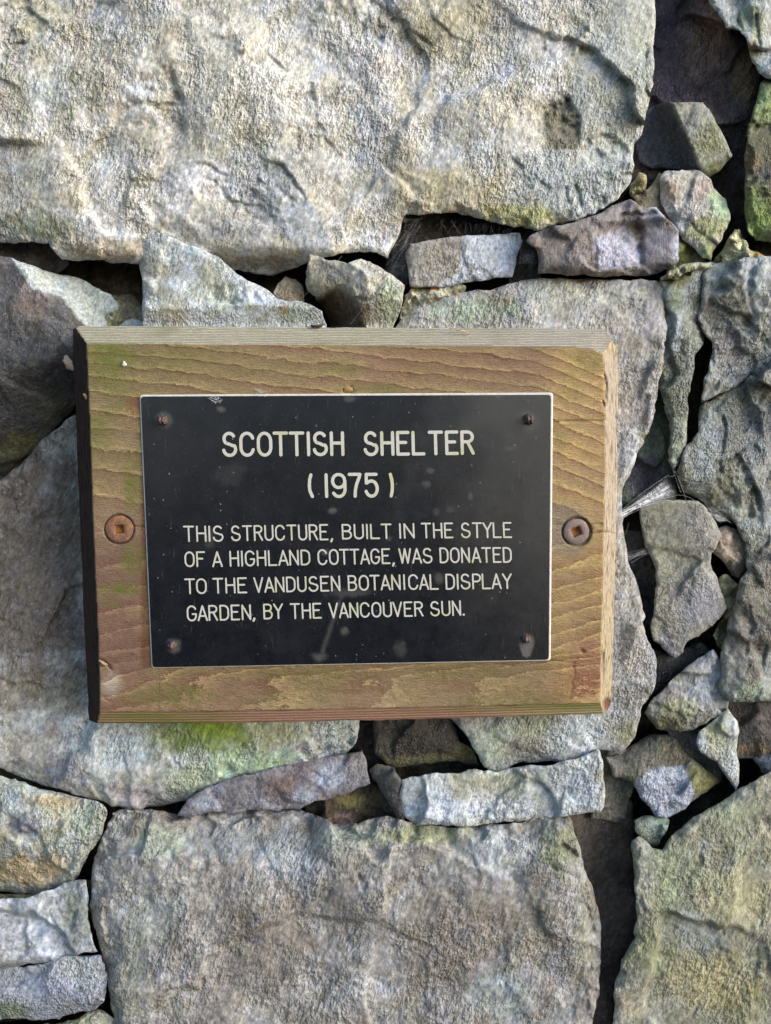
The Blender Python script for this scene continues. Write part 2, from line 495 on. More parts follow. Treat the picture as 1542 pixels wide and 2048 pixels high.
stone('rounded brown stone with a crack, right of the tall flagstone', [(1420, 1062), (1450, 1050), (1480, 1056), (1496, 1085), (1494, 1140), (1480, 1158), (1462, 1152), (1440, 1118), (1418, 1100)], y=-42, tint=('#6b6255', '#776b5c', '#5a5448'), edge=(24, 18), back=0.05, mat=SMOOTH_STONE,
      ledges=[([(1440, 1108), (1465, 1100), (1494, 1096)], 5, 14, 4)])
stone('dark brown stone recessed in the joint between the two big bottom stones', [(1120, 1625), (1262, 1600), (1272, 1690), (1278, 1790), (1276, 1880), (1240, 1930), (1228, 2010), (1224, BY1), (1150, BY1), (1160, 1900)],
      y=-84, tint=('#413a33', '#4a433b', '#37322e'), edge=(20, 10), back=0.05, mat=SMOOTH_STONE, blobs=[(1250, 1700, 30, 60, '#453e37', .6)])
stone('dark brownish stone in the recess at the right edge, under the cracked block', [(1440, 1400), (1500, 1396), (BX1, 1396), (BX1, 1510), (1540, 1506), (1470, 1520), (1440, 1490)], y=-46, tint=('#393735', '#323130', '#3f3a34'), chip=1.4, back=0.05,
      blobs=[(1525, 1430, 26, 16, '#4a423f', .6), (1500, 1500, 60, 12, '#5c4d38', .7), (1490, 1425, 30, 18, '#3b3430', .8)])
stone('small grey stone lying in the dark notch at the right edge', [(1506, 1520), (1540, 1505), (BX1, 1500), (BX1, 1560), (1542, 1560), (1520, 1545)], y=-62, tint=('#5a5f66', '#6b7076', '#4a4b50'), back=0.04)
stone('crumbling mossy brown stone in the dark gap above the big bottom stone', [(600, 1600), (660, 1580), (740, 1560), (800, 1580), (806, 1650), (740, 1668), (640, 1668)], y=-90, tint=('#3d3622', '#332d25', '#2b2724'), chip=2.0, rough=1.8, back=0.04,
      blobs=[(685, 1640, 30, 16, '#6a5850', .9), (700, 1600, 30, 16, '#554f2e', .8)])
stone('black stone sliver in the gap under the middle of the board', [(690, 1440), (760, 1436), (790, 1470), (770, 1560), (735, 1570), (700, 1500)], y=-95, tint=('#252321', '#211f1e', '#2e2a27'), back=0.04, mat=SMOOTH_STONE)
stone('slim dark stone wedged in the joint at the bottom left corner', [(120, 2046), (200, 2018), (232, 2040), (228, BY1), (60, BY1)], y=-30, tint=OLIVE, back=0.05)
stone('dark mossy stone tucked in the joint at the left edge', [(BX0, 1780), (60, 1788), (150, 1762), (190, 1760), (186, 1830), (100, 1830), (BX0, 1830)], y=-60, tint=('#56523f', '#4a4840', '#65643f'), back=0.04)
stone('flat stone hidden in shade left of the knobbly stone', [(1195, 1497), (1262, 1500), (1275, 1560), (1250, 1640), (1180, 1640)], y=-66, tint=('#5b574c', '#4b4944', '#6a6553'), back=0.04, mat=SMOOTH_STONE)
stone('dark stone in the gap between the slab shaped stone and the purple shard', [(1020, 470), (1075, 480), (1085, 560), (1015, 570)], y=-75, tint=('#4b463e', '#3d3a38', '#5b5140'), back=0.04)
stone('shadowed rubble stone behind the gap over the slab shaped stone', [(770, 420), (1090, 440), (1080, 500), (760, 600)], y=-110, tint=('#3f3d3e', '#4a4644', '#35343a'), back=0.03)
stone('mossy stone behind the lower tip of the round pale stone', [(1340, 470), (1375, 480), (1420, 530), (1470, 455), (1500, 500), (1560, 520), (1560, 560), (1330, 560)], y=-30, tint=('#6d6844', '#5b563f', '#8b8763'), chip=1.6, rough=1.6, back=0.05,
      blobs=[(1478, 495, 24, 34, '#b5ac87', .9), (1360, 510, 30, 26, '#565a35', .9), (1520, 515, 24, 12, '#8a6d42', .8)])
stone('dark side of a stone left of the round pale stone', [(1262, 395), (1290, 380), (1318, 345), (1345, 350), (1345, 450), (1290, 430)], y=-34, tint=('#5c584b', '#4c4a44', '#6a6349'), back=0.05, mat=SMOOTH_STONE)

GAIN, SETBACK = 1.0, 1.0

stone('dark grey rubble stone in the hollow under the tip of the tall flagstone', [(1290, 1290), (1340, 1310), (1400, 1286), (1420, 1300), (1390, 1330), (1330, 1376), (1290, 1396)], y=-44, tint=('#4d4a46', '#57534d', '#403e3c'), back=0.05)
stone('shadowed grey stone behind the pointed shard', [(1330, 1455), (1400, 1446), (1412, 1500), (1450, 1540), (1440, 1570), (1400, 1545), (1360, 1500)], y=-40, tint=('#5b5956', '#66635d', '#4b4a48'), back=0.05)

# the big stones
stone('huge pale tan boulder filling the top of the picture', [(BX0, BY0), (1312, BY0), (1310, 0), (1309, 60), (1305, 93), (1307, 140), (1301, 182), (1292, 223), (1284, 268), (1268, 288), (1266, 337), (1261, 363), (1237, 398), (1195, 420), (1167, 436), (1126, 449),
      (1074, 462), (1001, 449), (949, 436), (898, 426), (812, 430), (796, 477), (776, 519), (747, 506), (669, 512), (622, 519), (597, 534), (545, 552), (467, 541), (380, 535), (275, 529), (208, 519), (125, 519), (98, 485), (0, 485), (BX0, 480)],
      y=18, tint=('#b6b09f', '#c8c7c2', '#a3a08e'), edge=(22, 16), wl=230, rough=1.1, chip=0.5, seed=4242, smooth=[(1170, 110, 150, 150, .75), (1090, 370, 90, 70, .7), (1200, 350, 70, 60, .6), (490, 140, 150, 90, .35), (600, 400, 60, 60, .5)],
      facets=[(430, 494, 640, 503, 1.5, 5, 30), (125, 488, 280, 508, 0.9, 6, 30), (1264, 420, 1318, -60, 0.5, 12, 60), (110, 300, 96, 500, 0.28, 14, 20), (800, 300, 1150, 420, 0.10, 20, 60)],
      ledges=[([(52, -20), (62, 20), (92, 45), (118, 74)], 13, 40), ([(0, 84), (30, 86), (66, 82)], 8, 30), ([(525, 100), (550, 122), (578, 147)], 4, 16, 5),
              ([(384, 324), (420, 330), (437, 346), (470, 352)], 6, 16, 3), ([(398, 350), (430, 361), (450, 385), (464, 402), (520, 412), (556, 446)], 7, 30, 3),
              ([(520, 316), (566, 330), (592, 368), (622, 412), (634, 432)], 13, 40, 4), ([(338, 120), (362, 190), (374, 250), (356, 330)], 15, 60), ([(470, 450), (500, 380), (520, 320)], 8, 60), ([(240, 440), (262, 360), (250, 300)], -9, 60), ([(620, 150), (640, 250), (690, 330)], 8, 60),
              ([(1135, 180), (1158, 232), (1160, 300)], 17, 50, 2), ([(1018, 312), (1068, 348), (1112, 386), (1120, 400)], 7, 50, 2),
              ([(1130, 366), (1136, 396), (1142, 424)], 5, 14, 5), ([(1150, 364), (1162, 392), (1166, 430)], 5, 14, 5), ([(1150, 296), (1200, 268), (1250, 276), (1290, 272)], 9, 70, 2),
              ([(806, 26), (764, 70), (752, 112)], 12, 60), ([(1082, 100), (1090, 70), (1085, 120)], 3, 10, 4), ([(800, 40), (850, 80), (885, 110)], 6, 40), ([(1190, 0), (1180, 60), (1130, 140), (1130, 190)], -7, 50),
              ([(8, 120), (6, 160), (10, 210)], -5, 18, 3), ([(118, 340), (160, 360), (175, 372)], 4, 20, 2), ([(680, 440), (690, 480), (684, 520)], -6, 30)],
      bumps=[(345, 495, 110, 42, 0, -24), (350, 235, 26, 80, 0, -10), (785, 210, 34, 110, -20, 16), (690, 230, 50, 110, -10, -8), (520, 250, 110, 120, 0, 8), (250, 430, 60, 70, 0, 8), (420, 220, 25, 60, 10, 7), (640, 380, 60, 60, 0, -8), (1090, 260, 36, 50, 0, -12), (60, 270, 90, 110, 0, 7), (930, 120, 90, 80, 20, -6)],
      planes=[([(520, 314), (578, 345), (640, 430), (672, 512), (600, 512), (556, 450), (480, 400)], '#9fa3a4', .75), ([(1136, 40), (1200, -40), (1330, -40), (1310, 282), (1170, 292), (1132, 190)], '#a4a69b', .75),
              ([(1012, 306), (1160, 298), (1300, 286), (1262, 400), (1190, 436), (1112, 436)], '#a9ada8', .8), ([(1085, 228), (1130, 188), (1160, 252), (1158, 300), (1094, 296)], '#6f6a55', .9)],  # darkest polygon paints shade on the hollow facing down and left
      blobs=[(480, 130, 200, 110, '#cfcbbb', .75), (760, 200, 40, 100, '#cfcac2', .7), (1240, 150, 40, 160, '#a9ac92', .7), (1080, 370, 80, 70, '#a5a8a2', .8),
             (1200, 340, 70, 70, '#aeb098', .7), (1050, 430, 110, 26, '#a2a267', .8), (900, 380, 120, 60, '#b4a67e', .6), (70, 455, 90, 30, '#7f8464', .7), (1285, 100, 20, 110, '#8d936b', .6), (1250, 265, 40, 20, '#8b8667', .7),
             (120, 180, 90, 50, '#8f957f', .45), (560, 320, 110, 50, '#b4b5b0', .6), (480, 440, 130, 40, '#aaa9a4', .6), (520, 525, 90, 16, '#6e624c', .8), (215, 500, 100, 20, '#a69474', .6), (900, 60, 120, 90, '#a8a182', .6), (80, 40, 60, 60, '#9b9a78', .5), (1150, 490, 80, 40, '#99a06a', .7)])
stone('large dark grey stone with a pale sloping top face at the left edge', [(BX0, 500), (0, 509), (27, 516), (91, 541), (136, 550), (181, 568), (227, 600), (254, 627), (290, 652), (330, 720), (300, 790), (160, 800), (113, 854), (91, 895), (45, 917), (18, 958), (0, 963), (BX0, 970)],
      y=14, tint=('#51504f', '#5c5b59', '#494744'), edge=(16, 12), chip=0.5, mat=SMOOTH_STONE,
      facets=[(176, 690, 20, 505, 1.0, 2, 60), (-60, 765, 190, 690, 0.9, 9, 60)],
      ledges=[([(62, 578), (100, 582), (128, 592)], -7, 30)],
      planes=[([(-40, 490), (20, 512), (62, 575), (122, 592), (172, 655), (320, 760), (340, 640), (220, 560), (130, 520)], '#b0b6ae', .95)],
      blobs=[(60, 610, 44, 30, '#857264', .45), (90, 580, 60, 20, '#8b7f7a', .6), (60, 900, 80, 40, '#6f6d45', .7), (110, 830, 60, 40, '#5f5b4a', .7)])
stone('big stone with a vivid green moss patch below and left of the board', [(BX0, 960), (0, 960), (50, 918), (110, 860), (150, 830), (300, 900), (600, 1250), (735, 1400), (721, 1443), (711, 1485), (680, 1519), (612, 1529), (519, 1555), (436, 1576), (332, 1609), (270, 1622),
      (223, 1615), (197, 1599), (130, 1583), (52, 1558), (16, 1545), (0, 1537), (BX0, 1520)],
      y=2, tint=('#a3a39b', '#b6bab6', '#8f8a7e'), edge=(40, 26), wl=120, chip=0.55,
      facets=[(260, 1432, -100, 1404, 0.30, 10, 60), (-100, 1500, 300, 1560, 0.5, 12, 80), (300, 1560, 740, 1450, 0.55, 14, 60)],
      blobs=[(60, 1150, 160, 290, '#675d52', .92), (120, 1010, 60, 120, '#655e55', .6), (70, 1380, 140, 50, '#6e6552', .7), (430, 1470, 100, 48, '#76882a', .80), (420, 1452, 64, 28, '#7f9620', .6), (330, 1475, 60, 40, '#6d7a4a', .7), (560, 1465, 70, 40, '#a5a578', .7), (500, 1530, 110, 34, '#a6bd96', .75), (390, 1560, 80, 34, '#a9b898', .6), (250, 1500, 70, 50, '#aab4b4', .8), (120, 1540, 60, 36, '#8f8d90', .7), (270, 1590, 60, 30, '#9a989c', .7), (680, 1470, 40, 40, '#b4bcb2', .7)])  # grey brown blobs at the left paint the board's cast shadow
stone('pale triangular stone standing against the board, with a stepped lower lip', [(270, 464), (288, 455), (336, 468), (377, 491), (436, 513), (477, 550), (536, 581), (552, 596), (600, 602), (645, 622), (654, 650), (640, 740), (290, 740), (284, 650), (286, 582), (279, 527)],
      y=24, tint=('#abaea6', '#bcc1c0', '#989784'), edge=(14, 9), rough=.9, jag=2.0, chip=.7,
      facets=[(560, 640, 290, 420, 0.22, 8, 50), (296, 440, 306, 700, 0.5, 8, 30)],
      ledges=[([(652, 624), (600, 606), (545, 597), (504, 606), (440, 606), (330, 625)], 12, 30, 2)],
      blobs=[(310, 540, 40, 60, '#8f8b7a', .6), (340, 630, 50, 20, '#968c72', .6), (440, 590, 60, 30, '#9fa588', .5), (568, 625, 10, 14, '#8d7a54', .8), (610, 630, 40, 20, '#a5ab98', .6)])
stone('small ragged stone with a brown lower face above the middle of the board', [(619, 502), (649, 519), (695, 529), (716, 520), (740, 522), (768, 540), (809, 571), (806, 602), (796, 638), (783, 660), (760, 720), (660, 720), (655, 640), (632, 592), (614, 578), (610, 545)],
      y=24, tint=('#a39d8c', '#b2b1a4', '#8f8a78'), edge=(14, 10), chip=1.5,
      facets=[(606, 566, 700, 582, 0.95, 4, 30), (700, 578, 752, 670, 0.95, 4, 20), (790, 660, 800, 540, 0.4, 6, 30)],
      blobs=[(670, 625, 60, 40, '#66533e', .9), (720, 640, 24, 40, '#5e4d3a', .8), (780, 600, 24, 40, '#a3ac8b', .7), (700, 545, 50, 14, '#b6b6b0', .6)])
stone('broad grey stone running behind the upper right corner of the board', [(794, 649), (835, 613), (898, 592), (991, 576), (1064, 558), (1115, 553), (1183, 558), (1261, 563), (1333, 561), (1339, 587), (1328, 633), (1333, 680), (1328, 722), (1318, 773), (1307, 831), (1287, 877), (1271, 919), (1250, 971),
      (1245, 1000), (1246, 1053), (1256, 1121), (1276, 1172), (1290, 1235), (1270, 1260), (1150, 1260), (1000, 900), (780, 720)],
      y=4, tint=('#9c9890', '#a8a69f', '#8e8a7c'), edge=(12, 9), rough=.9, chip=0.45,
      facets=[(1230, 1100, 1350, 640, 0.16, 8, 90), (1340, 588, 800, 640, 0.22, 10, 60)],
      ledges=[([(1012, 640), (1022, 610), (1030, 585)], 5, 20, 2), ([(1336, 600), (1290, 600), (1265, 690)], 5, 50), ([(1280, 900), (1268, 860), (1300, 760)], 4, 30)],
      blobs=[(950, 620, 110, 26, '#97a18a', .8), (1100, 590, 60, 30, '#b1b4a6', .7), (1200, 590, 110, 20, '#b0b2a4', .6), (1300, 640, 30, 40, '#b0abaa', .6), (1270, 800, 36, 60, '#a0968a', .5), (1240, 720, 30, 80, '#908a86', .5), (1000, 600, 30, 20, '#867e6c', .6), (1250, 900, 30, 50, '#aeb2b6', .6)])
stone('grey stone passing behind the lower right corner of the board', [(1150, 1150), (1228, 1138), (1242, 1166), (1262, 1198), (1284, 1236), (1290, 1268), (1302, 1296), (1313, 1326), (1309, 1377), (1282, 1429), (1268, 1476), (1245, 1502), (1193, 1501), (1138, 1528), (1040, 1525), (1000, 1550), (967, 1534), (942, 1492),
      (918, 1455), (900, 1437), (930, 1380), (1050, 1250)],
      y=6, tint=('#9b9995', '#a8a8a4', '#8d897e'), edge=(14, 10), rough=.9, chip=0.6,
      facets=[(1296, 1300, 1220, 1120, 0.7, 5, 30), (1290, 1440, 1316, 1290, .3, 6, 30), (900, 1482, 1220, 1462, 0.30, 8, 60)],
      blobs=[(1150, 1470, 80, 40, '#b6bfc0', .75), (980, 1490, 50, 50, '#a7b09b', .8), (1060, 1450, 60, 26, '#9aa07f', .6), (1240, 1470, 40, 26, '#a2a07a', .6), (1040, 1500, 50, 20, '#8d8a7a', .6), (1275, 1340, 30, 60, '#a19a8c', .5)])
GAIN = 0.84  # bottom stones get less light; the dimness is put into their colour
stone('large rounded grey boulder at the bottom', [(223, 1625), (290, 1618), (363, 1627), (431, 1624), (520, 1622), (602, 1617), (628, 1630), (664, 1648), (716, 1648), (778, 1633), (814, 1644), (920, 1652), (1028, 1644), (1138, 1632), (1156, 1687), (1174, 1754), (1199, 1828), (1202, 1907), (1193, 1999),
      (1186, 2048), (1190, BY1), (226, BY1), (231, 2048), (213, 1936), (192, 1869), (182, 1817), (188, 1724), (206, 1672)],
      y=20, tint=('#97938b', '#a5a49f', '#867f74'), edge=(44, 32), wl=170, rough=1.2, chip=0.6,
      facets=[(600, 1750, 330, 1715, 0.45, 10, 60), (1130, 1640, 1190, 1860, -0.0), (700, 1715, 210, 1640, 0.12, 10, 60), (1160, 1900, 1120, 1650, 0.35, 12, 60)],
      ledges=[([(300, 1730), (340, 1690), (400, 1712), (470, 1738)], -8, 60), ([(600, 1690), (540, 1720), (470, 1730)], -6, 40), ([(668, 1772), (650, 1810), (628, 1856)], 9, 24, 4), ([(715, 1740), (730, 1765), (738, 1790)], 6, 16, 4), ([(938, 1680), (948, 1720), (958, 1750)], 6, 14, 5),
              ([(980, 1655), (975, 1680), (960, 1695)], 4, 16, 3), ([(230, 1780), (290, 1790), (330, 1820)], 5, 40), ([(850, 1980), (868, 2004), (900, 1985)], -6, 20, 3), ([(960, 1970), (1000, 1960), (1010, 1990)], -5, 26, 2), ([(395, 1700), (430, 1680), (500, 1672)], 5, 30, 1)],
      bumps=[(470, 1850, 90, 90, 0, 8), (900, 1830, 140, 110, 0, 8), (660, 1900, 70, 130, 20, -10), (300, 1960, 80, 110, 0, 7), (990, 1700, 90, 40, 0, 7), (760, 1760, 50, 60, 0, -6)],
      blobs=[(480, 1690, 180, 34, '#8b8d8b', .8), (320, 1680, 60, 40, '#9aa491', .7), (560, 1720, 60, 40, '#b3b9b9', .7), (700, 1680, 70, 30, '#a8b0a0', .7), (850, 1670, 130, 22, '#a3a67c', .75), (1000, 1700, 100, 50, '#b2b7b6', .7), (1120, 1700, 40, 60, '#7f8560', .7), (540, 1900, 110, 110, '#7d7469', .65), (900, 1880, 190, 110, '#857b6f', .6), (300, 1830, 70, 60, '#a5aaa2', .6),
             (260, 1960, 40, 120, '#a9a894', .5), (1080, 1850, 60, 80, '#9c9483', .6), (1000, 1990, 70, 60, '#9aa49e', .6), (760, 1900, 70, 60, '#a3a19c', .5), (1170, 1860, 24, 130, '#8f8d78', .6)])
stone('big flat mossy stone filling the bottom right corner', [(BX1, 1500), (1542, 1544), (1486, 1574), (1412, 1620), (1345, 1669), (1324, 1699), (1300, 1690), (1278, 1672), (1264, 1690), (1272, 1791), (1272, 1876), (1241, 1919), (1229, 1980), (1223, 2048), (1226, BY1), (BX1, BY1)],
      y=14, tint=('#93907b', '#a09f90', '#83836a'), edge=(18, 14), rough=.9, chip=0.45,
      facets=[(1262, 1920, 1276, 1660, -0.0)],
      ledges=[([(1530, 1760), (1522, 1850), (1510, 1960), (1516, 2048)], 3, 40, 4), ([(1300, 2000), (1250, 2010), (1226, 2020)], 4, 20)],
      blobs=[(1470, 1800, 80, 60, '#a8a27c', .7), (1430, 1960, 110, 60, '#a9a077', .8), (1500, 1690, 70, 60, '#98997f', .6), (1350, 1760, 60, 80, '#8f9a78', .6), (1300, 1900, 50, 60, '#868c66', .6), (1390, 1860, 60, 40, '#a3a8a2', .6), (1260, 2010, 60, 30, '#b5ac94', .6), (1460, 1620, 60, 30, '#97a07a', .6), (1500, 2010, 60, 40, '#7f7f5c', .6)])

# right hand side
GAIN = 1.0
stone('pale stone with a cracked lower corner at the top right', [(BX1, BY0), (1400, BY0), (1419, 0), (1437, 31), (1453, 57), (1479, 62), (1494, 83), (1500, 110), (1512, 132), (1525, 150), (1542, 158), (BX1, 170)],
      y=6, tint=('#a5aaa4', '#b4b9b8', '#979a8a'), edge=(12, 9), rough=.8, mat=SMOOTH_STONE,
      ledges=[([(1480, 0), (1476, 40), (1492, 70)], 6, 14, 4), ([(1512, 20), (1516, 60), (1522, 90), (1506, 120)], 7, 20, 6)],
      blobs=[(1515, 50, 14, 40, '#8d9070', .8), (1535, 60, 16, 20, '#8f8a74', .7), (1486, 40, 12, 30, '#87936c', .7), (1500, 100, 16, 20, '#8a8468', .7)])
stone('mossy green stone at the upper right edge', [(1540, 156), (1522, 166), (1515, 197), (1494, 249), (1486, 311), (1489, 384), (1494, 456), (1510, 482), (1542, 487), (BX1, 500), (BX1, 150)],
      y=-4, tint=('#6c6e52', '#7e8062', '#5c5a50'), edge=(18, 14), chip=1.4,
      facets=[(1600, 380, 1486, 368, 0.0)],
      ledges=[([(1488, 368), (1515, 372), (1560, 366)], -8, 24, 3)],
      blobs=[(1530, 210, 30, 40, '#8a9c66', .9), (1520, 300, 40, 40, '#55513f', .7), (1505, 330, 20, 26, '#8f7350', .7), (1530, 345, 40, 20, '#4d4d4b', .8), (1520, 440, 40, 40, '#8fa35e', .9), (1510, 400, 24, 30, '#7c8a58', .8)])
stone('box shaped stone with a dark slate left face at the upper right', [(1292, 218), (1318, 207), (1341, 204), (1406, 205), (1422, 223), (1445, 268), (1466, 311), (1440, 342), (1418, 356), (1400, 342), (1302, 336), (1280, 325), (1266, 292)],
      y=-16, tint=('#8b8a79', '#96958a', '#7b7b62'), edge=(8, 6), rough=.45, chip=.4, mat=SMOOTH_STONE, jag=1.6,
      facets=[(1334, 180, 1406, 346, 1.8, 1.2, 60), (1402, 338, 1476, 306, 1.1, 1.5, 30)],
      planes=[([(1250, 190), (1337, 196), (1404, 346), (1250, 360)], '#54565c', 1.0)],
      blobs=[(1420, 280, 30, 40, '#7f8158', .6), (1385, 225, 40, 20, '#8f8c7e', .6), (1425, 335, 24, 16, '#86895a', .7), (1430, 270, 16, 40, '#7e7f5e', .6)])
stone('rounded pale stone with a green flank at the upper right', [(1322, 352), (1330, 342), (1364, 337), (1396, 341), (1422, 358), (1440, 388), (1453, 399), (1460, 431), (1442, 482), (1422, 522), (1396, 508), (1364, 477), (1336, 434), (1320, 398)],
      y=-2, tint=('#aaa69b', '#b6b3ac', '#9a927f'), edge=(22, 18), rough=1.0,
      facets=[(1372, 480, 1450, 390, 0.0), (1460, 440, 1425, 340, 0.5, 6, 30)],
      blobs=[(1440, 410, 26, 50, '#a6b893', .9), (1410, 460, 40, 34, '#93966a', .8), (1340, 380, 26, 30, '#96806a', .7), (1400, 380, 30, 26, '#a08e84', .6), (1350, 440, 30, 30, '#bcc0bd', .7), (1420, 505, 16, 18, '#8f9a60', .8)])
stone('purple grey shard with a bright lilac broken face', [(1053, 483), (1084, 462), (1126, 450), (1157, 439), (1199, 426), (1224, 410), (1261, 398), (1282, 410), (1313, 414), (1328, 431), (1359, 462), (1357, 525), (1339, 539), (1302, 551), (1209, 556), (1140, 550), (1074, 548), (1074, 504)],
      y=32, tint=('#77706a', '#837b78', '#6d665e'), edge=(8, 6), rough=.7, chip=1.2, mat=SMOOTH_STONE,
      facets=[(1196, 560, 1186, 470, 0.42, 3, 24), (1240, 450, 1290, 540, -0.0), (1280, 460, 1296, 540, 0.0), (1060, 536, 1360, 528, 1.5, 4, 30), (1300, 470, 1120, 440, 0.25, 6, 40)],
      ledges=[([(1278, 430), (1284, 470), (1284, 535)], 12, 40, 1), ([(1190, 535), (1196, 500), (1188, 476)], -10, 20), ([(1330, 440), (1300, 450), (1290, 474)], 5, 14)],
      planes=[([(1187, 480), (1240, 452), (1264, 460), (1282, 500), (1284, 538), (1196, 536)], '#a4a4b0', .85)],  # sky light on the broken face, painted into its tint
      blobs=[(1320, 490, 40, 44, '#6c646f', .9), (1304, 436, 26, 24, '#a9aab8', .8), (1352, 500, 8, 46, '#a9aebc', .7), (1120, 490, 60, 40, '#7c7269', .6), (1230, 430, 40, 20, '#8d8782', .6)])
stone('small slab shaped stone, brown left half and pale blue right half', [(812, 504), (820, 486), (870, 480), (934, 470), (985, 470), (1040, 466), (1046, 483), (1033, 514), (1025, 554), (970, 560), (918, 569), (870, 575), (820, 574)],
      y=6, tint=('#8d877b', '#97928a', '#817a6c'), edge=(8, 6), rough=.5, chip=.6, mat=SMOOTH_STONE, jag=1.8,
      facets=[(916, 574, 934, 460, 0.30, 3, 24), (850, 585, 930, 535, 0.30, 3, 10)],
      planes=[([(934, 450), (922, 510), (916, 540), (856, 590), (1060, 580), (1070, 450)], '#a8afb6', .85)],
      blobs=[(860, 520, 40, 40, '#8a8376', .5)])
GAIN = 0.85  # right hand cluster darkened in colour to look less lit
stone('long tapering upright strip of stone right of the broad grey stone', [(1322, 556), (1370, 532), (1426, 525), (1424, 590), (1415, 642), (1406, 690), (1391, 708), (1382, 764), (1376, 837), (1373, 881), (1362, 920), (1347, 950), (1335, 922), (1337, 852), (1330, 808), (1314, 770), (1316, 705), (1318, 640)],
      y=-6, tint=('#93988a', '#a3a89e', '#7d7f6c'), edge=(16, 14), rough=1.1,
      facets=[(1398, 560, 1366, 920, 0.0), (1368, 940, 1400, 560, 0.55, 6, 50)],
      ledges=[([(1368, 690), (1386, 668), (1402, 655)], -6, 14, 3)],
      blobs=[(1350, 660, 16, 50, '#b6bec0', .8), (1352, 590, 20, 40, '#7f8667', .7), (1392, 620, 16, 60, '#79735f', .6), (1400, 560, 20, 30, '#b0b3ac', .6), (1360, 560, 30, 14, '#7d7a50', .8), (1350, 780, 16, 60, '#8f9480', .6), (1345, 900, 12, 40, '#9fab98', .6)])
stone('upper block of the cracked grey stone at the right edge', [(1424, 528), (1470, 522), (1542, 512), (BX1, 505), (BX1, 800), (1542, 775), (1500, 752), (1470, 775), (1403, 806), (1408, 770), (1417, 734), (1424, 690), (1404, 662), (1396, 640), (1400, 590), (1408, 540)],
      y=-2, tint=('#9b9d94', '#a9aca8', '#87867a'), edge=(12, 10), rough=1.2, chip=1.5,
      facets=[(1470, 540, 1410, 640, 0.0)],
      ledges=[([(1500, 525), (1492, 600), (1510, 640), (1516, 660)], -9, 24, 2), ([(1516, 654), (1460, 650), (1415, 640)], 8, 30, 3), ([(1522, 640), (1520, 710), (1505, 745), (1470, 770)], -10, 30, 4), ([(1460, 690), (1440, 720), (1420, 740)], -5, 20)],
      blobs=[(1470, 600, 30, 50, '#86836f', .7), (1520, 560, 30, 40, '#a3acac', .6), (1440, 560, 24, 40, '#a2a6a2', .6), (1460, 700, 40, 40, '#9a9590', .7), (1525, 680, 16, 60, '#8c9280', .6), (1500, 640, 14, 14, '#6b6552', .7)])
stone('tall lower block of the cracked grey stone with long vertical ridges', [(1403, 808), (1470, 772), (1502, 750), (1542, 770), (BX1, 790), (BX1, 1402), (1542, 1402), (1460, 1408), (1440, 1390), (1440, 1320), (1452, 1260), (1464, 1215), (1480, 1160), (1496, 1140), (1492, 1085), (1466, 1045), (1440, 1040), (1400, 1002), (1366, 985), (1353, 942), (1373, 890), (1397, 863)],
      y=-6, tint=('#8f9186', '#a0a49c', '#7b7866'), edge=(14, 12), rough=1.3, chip=1.3,
      facets=[(1500, 1080, 1508, 1300, 0.0), (1440, 1330, 1480, 1150, 0.0), (1500, 1020, 1470, 1400, 0.40, 8, 60)],
      ledges=[([(1464, 900), (1500, 950), (1516, 990), (1523, 1030), (1530, 1090)], 18, 50, 4), ([(1542, 760), (1500, 850), (1466, 900)], 8, 40), ([(1440, 800), (1452, 860), (1440, 920), (1452, 990)], 8, 30), ([(1500, 1200), (1510, 1250), (1488, 1310)], 8, 24, 4), ([(1535, 1280), (1528, 1330), (1524, 1360)], 9, 20, 5), ([(1484, 1300), (1500, 1290), (1500, 1300)], 5, 14, 4)],
      blobs=[(1520, 880, 40, 90, '#9c9d98', .8), (1420, 900, 30, 70, '#a6adaa', .7), (1440, 830, 40, 30, '#a2aaa2', .6), (1480, 1000, 24, 60, '#8a8d80', .5), (1500, 1250, 50, 110, '#716a5e', .85), (1530, 1150, 30, 90, '#7c776c', .8), (1500, 1385, 60, 20, '#97a088', .7), (1450, 960, 30, 50, '#7c7a5e', .5), (1400, 950, 20, 40, '#9aa39c', .5), (1470, 1290, 24, 50, '#7f7a6c', .6)])
stone('tall flat flagstone shaped like a long tooth, right of the board', [(1280, 1015), (1313, 1001), (1355, 1000), (1395, 1001), (1416, 1025), (1443, 1070), (1422, 1107), (1424, 1141), (1439, 1172), (1455, 1217), (1426, 1254), (1398, 1275), (1374, 1285), (1368, 1306), (1347, 1318), (1306, 1282), (1301, 1247), (1308, 1200), (1313, 1172), (1306, 1128), (1289, 1080), (1280, 1046)],
      y=6, tint=('#8d8b7e', '#989488', '#818170'), edge=(7, 6), rough=.55, chip=.5, mat=SMOOTH_STONE,
      facets=[(1368, 1290, 1424, 1110, 0.10, 4, 40)],
      ledges=[([(1418, 1110), (1386, 1170), (1378, 1220), (1360, 1250)], 4, 40, 1), ([(1362, 1240), (1372, 1270), (1376, 1290)], 4, 14, 1)],
      blobs=[(1400, 1210, 50, 60, '#98979a', .85), (1330, 1290, 40, 30, '#8f8d90', .8), (1345, 1030, 60, 40, '#8a8876', .6), (1390, 1040, 30, 40, '#8f8a84', .6), (1320, 1120, 30, 60, '#8f9078', .6)])
